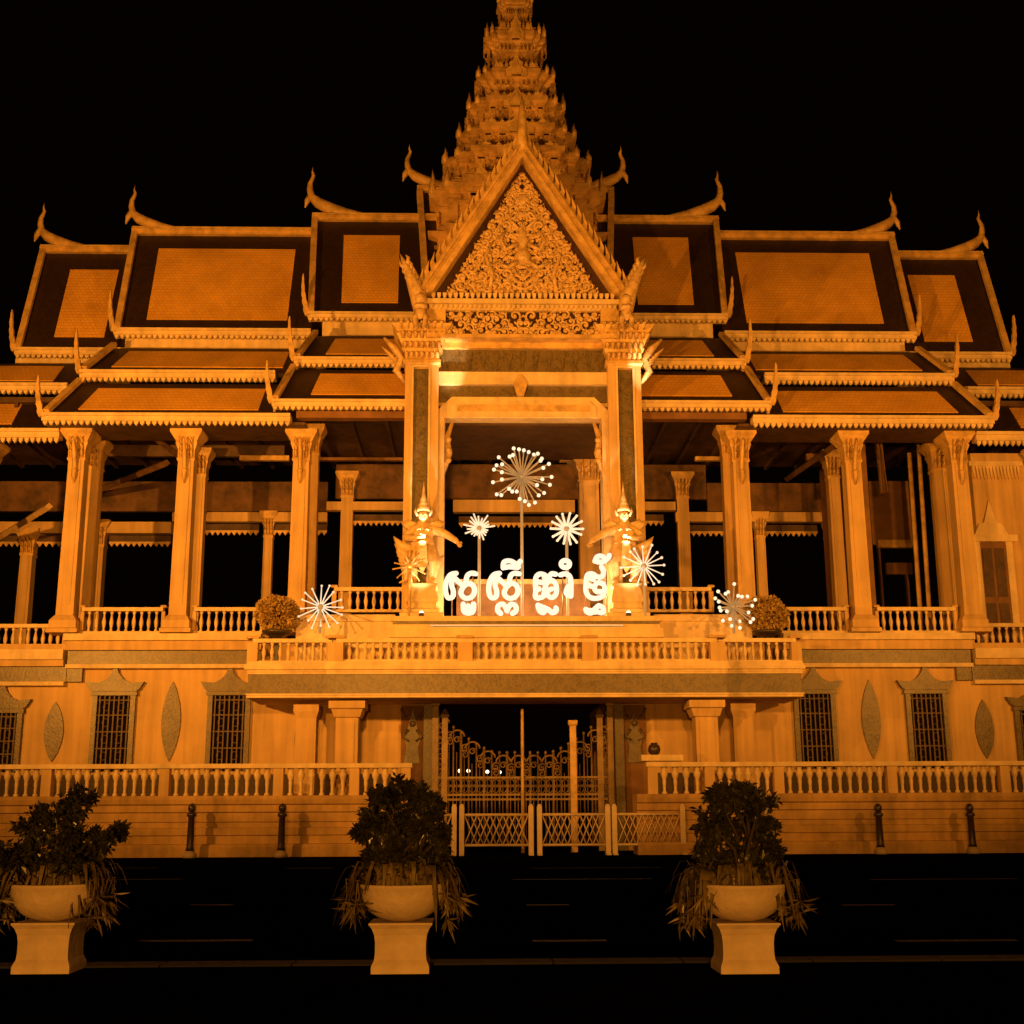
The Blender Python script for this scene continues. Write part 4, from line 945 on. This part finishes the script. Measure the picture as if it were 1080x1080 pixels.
starburst(432, 597, 1.75, 19, 13, 'dim starburst of short rods in front of the left statue', base_py=652, bulb=.03, rodm='gold', bulbm='gold', seed=7)
# ================================================================== STATUES
def skin(name, verts, edges, radii, m, parent, off, lv=2):
    me = bpy.data.meshes.new(name+'_base'); me.from_pydata([tuple(Vector(v)) for v in verts], edges, [])
    o = bpy.data.objects.new(name, me); C.objects.link(o)
    sm = o.modifiers.new('skin', 'SKIN'); o.modifiers.new('sub', 'SUBSURF').render_levels = lv; o.modifiers['sub'].levels = lv
    for i, r in enumerate(radii):
        rx, ry = r if isinstance(r, tuple) else (r, r); me.skin_vertices[0].data[i].radius = (rx, ry)
    me.skin_vertices[0].data[0].use_root = True
    dg = bpy.context.evaluated_depsgraph_get(); dg.update(); ev = o.evaluated_get(dg); m2 = bpy.data.meshes.new_from_object(ev)
    bpy.data.objects.remove(o); o = bpy.data.objects.new(name, m2); C.objects.link(o)
    m2.polygons.foreach_set('use_smooth', [True]*len(m2.polygons)); m2.materials.clear(); m2.materials.append(M[m]); o.parent = parent; o.location = off; ORG[o.name] = ORG[parent.name]; return o
def statue(px, mir, label, group=None):
    Y = 2.45; c = at(px, 600, Y); z0 = zp
    t = thing('guardian_statue', label, 'statue', (c.x, Y, z0), 'gilded guardian statues flanking the lit letters')
    pd = MB(); hz = Z(px, 617, Y)
    pd.sq([(.72,z0+.003),(.72,z0+.16),(.6,z0+.2),(.6,z0+.3),(.5,z0+.36),(.46,z0+.5),(.54,z0+.58),(.54,z0+.66),(.44,hz-.16),(.5,hz-.1),(.5,hz-.03),(.42,hz)], c.x, Y); build('pedestal', pd, 'trim', t)
    H = Z(px, 540, Y)-hz; k = H/1.98; e = mir
    V = lambda x, y, z: (e*x*k, y*k, hz-z0+z*k)
    vs = [V(0,0,1.0), V(0,-.02,1.22), V(0,-.03,1.45), V(0,-.03,1.62), V(0,-.05,1.72), V(0,-.08,1.84), V(0,-.06,1.98),      # pelvis..head
          V(.2,0,.92), V(.34,-.2,.55), V(.26,-.05,.12), V(.3,-.22,.04),
          V(-.2,0,.92), V(-.3,-.2,.55), V(-.22,-.05,.12), V(-.26,-.22,.04),
          V(.26,-.03,1.52), V(.58,-.12,1.36), V(.86,-.25,1.16), V(.93,-.28,1.08),
          V(-.26,-.03,1.52), V(-.5,-.05,1.26), V(-.2,-.3,1.2), V(-.06,-.34,1.22)]
    es = [(0,1),(1,2),(2,3),(3,4),(4,5),(5,6),(0,7),(7,8),(8,9),(9,10),(0,11),(11,12),(12,13),(13,14),(2,15),(15,16),(16,17),(17,18),(2,19),(19,20),(20,21),(21,22)]
    rs = [(.25,.2),(.22,.17),(.3,.2),(.17,.13),.08,(.13,.14),(.11,.12), .17,.14,.09,.06,.17,.14,.09,.06,.125,.095,.07,.055,.125,.095,.07,.055]
    rs = [tuple(a*k*1.22 for a in r) if isinstance(r, tuple) else r*k*1.22 for r in rs]
    skin('body', vs, es, rs, 'statue', t, (0,0,0))
    W_ = lambda x, y, z: Vector((c.x+e*x*k, Y+y*k, hz+z*k))
    cr = MB(); p = W_(0,-.04,1.98); cr.lathe([(.17*k,0),(.19*k,.05*k),(.14*k,.12*k),(.15*k,.16*k),(.1*k,.25*k),(.11*k,.28*k),(.06*k,.42*k),(.03*k,.62*k),(.008*k,.85*k)], p.x, p.y, 10, True, p.z)
    for q in (-1, 1): cr.tube([W_(q*.15,-.03,1.86), W_(q*.22,-.03,1.98), W_(q*.2,-.03,2.12)], [.04*k,.035*k,.008*k], 5)
    build('crown', cr, 'statue', t)
    f_ = MB(); # face
    f_.ball(W_(0,-.23,1.83), .03*k, 6); f_.tube([W_(-.05,-.215,1.77), W_(.05,-.215,1.77)], .014*k, 5)
    for q in (-1, 1): f_.ball(W_(q*.055,-.205,1.88), .022*k, 6)
    build('face', f_, 'statue', t)
    sk = MB(); # kilt with flared folds, belt and hanging front panel
    cc = W_(0,0,0); n = 18
    vsn = []
    for (zz, rx, ry) in ((1.12,.26,.2),(.98,.36,.28),(.75,.46,.36),(.56,.5,.38)):
        for i in range(n): a = 2*math.pi*i/n; f = 1+.06*(i%2); vsn.append((cc.x+rx*f*k*math.cos(a), cc.y+ry*f*k*math.sin(a), cc.z+zz*k))
    sk.add(vsn, [(j*n+i, j*n+(i+1)%n, (j+1)*n+(i+1)%n, (j+1)*n+i) for j in range(3) for i in range(n)], True)
    sk.xz([(cc.x-.1*k,cc.z+1.1*k),(cc.x+.1*k,cc.z+1.1*k),(cc.x+.14*k,cc.z+.5*k),(cc.x,cc.z+.22*k),(cc.x-.14*k,cc.z+.5*k)], cc.y-.42*k, cc.y-.37*k)
    for q in (-1, 1): # shoulder guards, armlets
        for j in range(4): sk.tube([W_(q*(.2+.05*j),-.05,1.6-.03*j), W_(q*(.33+.05*j),-.08,1.66-.02*j), W_(q*(.42+.05*j),-.08,1.78-.03*j)], [.09*k,.07*k,.01*k], 5)
    for zz, rr in ((1.56,.2),(1.5,.25),(1.12,.3)): sk.tube([W_(rr*math.cos(a), -.04+rr*.82*math.sin(a), zz-.04*math.sin(-a)) for a in [j*math.pi/8 for j in range(17)]], .032*k, 5)
    for j in range(8): a = -math.pi*(j+.5)/8; sk.ball(W_(.27*math.cos(a), -.04+.24*math.sin(a), 1.44), .035*k, 6)
    build('kilt', sk, 'statue', t)
    wg = MB()   # flame-shaped tail and side plumes
    for i, (dx, zz, L_) in enumerate(((-.7,1.12,.55),(-.62,.92,.6),(-.55,.72,.6),(-.5,.5,.55),(.45,.62,.4))):
        s_ = 1 if dx > 0 else -1
        dx *= .72; L_ *= .7
        wg.tube([W_(dx*.5,.1,zz-.15), W_(dx*.85,.06,zz-.12), W_(dx+s_*L_*.4,.05,zz+.02), W_(dx+s_*L_*.75,.05,zz+.2)], [.14*k,.15*k,.1*k,.012*k], 7)
    wg.tube([W_(-.25,.05,.8), W_(-.48,0,.45), W_(-.42,-.05,.12), W_(-.62,-.05,.05)], [.1*k,.12*k,.08*k,.02*k], 6)
    build('plume', wg, 'statue', t)
    for bs, dr in ((W_(.93,-.28,1.08), Vector((e*.5,-.3,-.8))), (W_(-.06,-.34,1.22), Vector((e*.9,-.2,.3)))):
        hd = MB(); hd.ball(bs, .055*k, 6)
        sd = dr.normalized().cross(Vector((0,1,0))).normalized(); dr = dr.normalized()
        for q in range(4): p0 = bs+sd*(q-1.5)*.028*k; hd.tube([p0, p0+dr*.08*k, p0+dr*(.13+.02*(q in (1,2)))*k+Vector((0,-.03*k,-.01*k))], [.017*k,.015*k,.008*k], 5)
        hd.tube([bs+sd*.05*k, bs+sd*.085*k+dr*.04*k, bs+sd*.08*k+dr*.08*k], [.018*k,.015*k,.008*k], 5)
        build('hand', hd, 'statue', t)
    return c, hz
for px, mir, lab in ((446, 1, 'gilded guardian statue with a side plume, left of the glowing letters'), (659, -1, 'gilded guardian statue behind a starburst, right of the glowing letters')):
    c, hz = statue(px, mir, lab)
    fx = thing('stage_light', 'small stage lamp at the foot of the '+('left' if mir > 0 else 'right')+' guardian statue', 'lamp', (c.x+mir*.0, 1.72, zp), 'stage lamps at the statues')
    build('housing', MB().lathe([(.07,0),(.09,.05),(.08,.14)], c.x, 1.72, 10, True, zp+.003), 'black', fx); build('lens', MB().ball((c.x, 1.72, zp+.15), .07, 8), 'lamp', fx)
    spot('stage_spot', (c.x-mir*.1, 1.25, zp+.45), (c.x-mir*.05, 2.4, hz+1.5), 250, 62, 1.0, (1, .70, .40), .06)
    spot('stage_spot', (c.x, 1.45, zp+1.9), (c.x, 2.3, hz+2.3), 1100, 22, 1.0, (1, .82, .6), .05)
tp = at(474, 376, 3.2); spot('stage_spot', (-2.6, 1.3, zp+4.6), tp, 3800, 17, 1.0, (1, .70, .42), .04)
tp = at(674, 378, 3.0); spot('stage_spot', (4.6, 1.2, zp+4.6), tp, 4200, 12, 1.0, (1, .76, .48), .04)
# ================================================================== ROUND BUSHES ON THE BALCONY
def leaf_quad(mb, c, d, up, L_, w_):
    d = d.normalized(); s_ = d.cross(up)
    s_ = s_.normalized() if s_.length > 1e-4 else Vector((1,0,0))
    n = s_.cross(d)
    p = [c, c+d*L_*.45+s_*w_*.5+n*.02*L_, c+d*L_-n*.12*L_, c+d*L_*.45-s_*w_*.5+n*.02*L_]
    mb.add(p, [(0,1,2,3)])
def rdir(rnd):
    z = rnd.uniform(-1, 1); a = rnd.uniform(0, 6.283); r = math.sqrt(1-z*z); return Vector((r*math.cos(a), r*math.sin(a), z))
for px, lab, sd in ((293, 'round clipped bush in a tray on the left balcony wing', 1), (808, 'round clipped bush in a tray on the right balcony wing', 2)):
    Y = 2.75; c = at(px, 648, Y); rnd = random.Random(sd); zb0 = Z(px, 669, Y)
    t = thing('round_bush', lab, 'bush', (c.x, Y, zb0), 'round bushes on the balcony')
    cr = MB()
    for i in range(2600):
        d = rdir(rnd); rr = .64*(.72+.3*rnd.random()**.5)*(1+.12*math.sin(5*d.x+3*d.z+sd)*math.cos(6*d.z)); p = c+Vector((d.x*rr*1.05, d.y*rr, d.z*rr*.92))
        leaf_quad(cr, p, d+rdir(rnd)*.8, rdir(rnd), .13, .09)
    build('crown', cr, 'topi', t)
    build('trunk', MB().tube([(c.x,Y,zb0),(c.x+.02,Y,c.z)], [.06,.04], 6), 'bark', t)
    build('tray', MB().lathe([(.35,0),(.5,.05),(.52,.14),(.46,.14),(.44,.08)], c.x, Y, 14, True, zb0-.03), 'black', t)
    build('stand', MB().sq([(.2,zl(699,YB)+.01),(.08,zl(699,YB)+.1),(.08,zb0-.2),(.3,zb0-.035)], c.x, Y+.05), 'black', t)
# ================================================================== PLANTERS AND PLANTS
def planter(px, lab, labs, labt, seed, sil):
    g0 = gnd(px, 1029, .1); sc = (at(px+10, 1029, g0.y).x-at(px, 1029, g0.y).x)/10
    Yf = g0.y; cy = Yf+.29; x = g0.x; zz = lambda p_: Z(px, p_, cy)-.0
    t = thing('planter', lab, 'planter', (x, cy, 0), 'stone planters on the pavement')
    hw = 31*sc; zt_ = zz(971)
    pp = [(1.0,0),(1.0,.13),(.98,.17),(.90,.27),(.88,.40),(.88,.6),(.91,.75),(.99,.88),(1.08,.95),(1.1,.96),(1.1,1.0)]
    build('pedestal', MB().sq([(hw*a, .101+(zt_-.101)*b) for a, b in pp], x, cy), 'pot', t)
    rb = 47*sc*1.03; zr_ = zz(932); h = zr_-zt_; bw = MB()
    pr = [(.30,0),(.36,.02),(.55,.09),(.72,.22),(.86,.42),(.95,.66),(1.0,.9),(1.02,.93),(1.02,1.0),(.95,1.0),(.92,.92),(.5,.9)]
    bw.lathe([(rb*a, zt_+.003+h*b) for a, b in pr], x, cy, 40); build('bowl', bw, 'pot', t)
    build('soil', MB().lathe([(rb*.9,0),(rb*.9,.02),(rb*.6,.05),(.02,.06)], x, cy, 24, True, zr_-.07), 'soil', t)
    rnd = random.Random(seed)
    # shrub
    sh = thing('shrub', labs, 'shrub', (x, cy, zr_-.05), 'dark leafy shrubs in the planters')
    lf = MB(); st = MB(); P0 = Vector((x, cy, zr_-.03))
    clumps = []
    for dx, py, r in sil:
        if px < 100: dx = dx*.9-12
        clumps.append((Vector((x+dx*sc, cy+rnd.uniform(-.18, .18), Z(px, py+7, cy))), r*sc*rnd.uniform(.8, 1.1)))
    for c, r in clumps:
        mid = P0.lerp(c, .5)+Vector((rnd.uniform(-.08,.08), rnd.uniform(-.08,.08), .05))
        st.tube([P0+Vector((rnd.uniform(-.08,.08), rnd.uniform(-.08,.08), 0)), mid, c], [.02,.014,.006], 5)
        for tw in range(15):
            d = rdir(rnd); tip = c+d*r*rnd.uniform(.6, 1.08)
            st.tube([c+d*r*.1, (c+tip)/2+rdir(rnd)*.02, tip], [.006,.005,.003], 4)
            for i in range(30):
                q = rnd.uniform(.25, 1.0); p = (c+d*r*.1).lerp(tip, q)+rdir(rnd)*.03
                leaf_quad(lf, p, rdir(rnd)+d*.8, Vector((0,0,1))+rdir(rnd)*.6, rnd.uniform(.04,.075), rnd.uniform(.028,.045))
    build('foliage', lf, 'leaf', sh); build('stem', st, 'bark', sh)
    # trailing strap-leaved plant round the rim
    sp = MB()
    for i in range(230):
        a = rnd.uniform(0, 6.283); rr = rb*rnd.uniform(.5, .95)
        b0 = Vector((x+rr*math.cos(a), cy+rr*math.sin(a), zr_-.02)); side = abs(math.cos(a)) > .8
        o2 = a+rnd.gauss(0, .45 if side else 1.0); out = Vector((math.cos(o2), math.sin(o2), 0))
        L_ = rnd.uniform(.12, .27)*(1.0 if side else 1.0); up = rnd.uniform(.05, .26); drop = rnd.uniform(.0, .30 if side else .10)
        if not side and math.sin(a) < 0:
            b0 = Vector((x+rb*.7*rr/rb*math.cos(a), cy+rb*.55*rr/rb*math.sin(a), zr_-.02))
            if out.y < -.35: L_ *= .5
        pts = [b0+out*L_*t_+Vector((0,0,4*up*t_*(1-t_)*.8+ -drop*t_**2.2)) for t_ in (0,.2,.4,.6,.8,1)]
        w_ = rnd.uniform(.016, .026); sd_ = Vector((-out.y, out.x, 0)); vs = []
        for j, p in enumerate(pts):
            q = w_*(.7,1,1,.85,.55,.08)[j]; vs += [p+sd_*q, p+Vector((0,0,-.004)), p-sd_*q]
        sp.add(vs, [(j*3+k_, j*3+k_+1, j*3+k_+4, j*3+k_+3) for j in range(5) for k_ in range(2)], True)
    # hanging strands with tufts
    for i in range(16):
        a = rnd.choice((rnd.uniform(-.7,.5), rnd.uniform(2.6,3.9))); b0 = Vector((x+rb*1.0*math.cos(a), cy+rb*math.sin(a), zr_+.02)); o_ = Vector((math.cos(a), math.sin(a), 0)); D_ = rnd.uniform(.08, .26)
        tip = b0+o_*rnd.uniform(.05,.13)+Vector((0,0,-D_)); sp.tube([b0, b0+o_*.1+Vector((0,0,.02)), tip], .004, 4)
        for k_ in range(9):
            d = Vector((rnd.uniform(-1,1), rnd.uniform(-1,1), rnd.uniform(-1.4,.2))).normalized(); leaf_quad(sp, tip, d, rdir(rnd), rnd.uniform(.10,.2), .022)
    tag(build('trailing_plant', sp, 'strap'), labt, 'plant', 'trailing strap-leaved plants round the planters')
S1 = [(-38,893,22),(-22,865,24),(2,852,22),(28,842,22),(40,868,22),(52,890,20),(18,880,24),(-8,893,24),(70,880,12),(80,871,7),(38,903,20),(-30,905,18),(14,905,24)]
S2 = [(-6,828,13),(-26,836,12),(-38,852,9),(16,834,14),(33,846,13),(-47,872,8),(-36,866,14),(-18,858,18),(4,856,22),(26,866,20),(45,872,10),(-14,884,22),(14,892,24),(36,892,15),(-32,896,12),(0,910,20)]
S3 = [(4,828,12),(-22,836,15),(-2,834,19),(20,842,18),(-34,862,20),(-12,862,24),(14,864,26),(36,868,16),(-36,884,18),(30,890,20),(0,892,26),(-16,906,22),(18,908,22)]
planter(38, 'pale stone planter at the left edge of the pavement', 'dark leafy shrub in the left planter with a side shoot', 'trailing strap-leaved plant spilling from the left planter', 1, S1)
planter(421, 'pale stone planter in the middle, before the terrace wall end', 'dark leafy shrub in the middle planter beside the barriers', 'trailing strap-leaved plant spilling from the middle planter', 2, S2)
planter(794, 'pale stone planter on the right side of the pavement', 'dark leafy shrub in the right planter with a domed top', 'trailing strap-leaved plant spilling from the right planter', 3, S3)
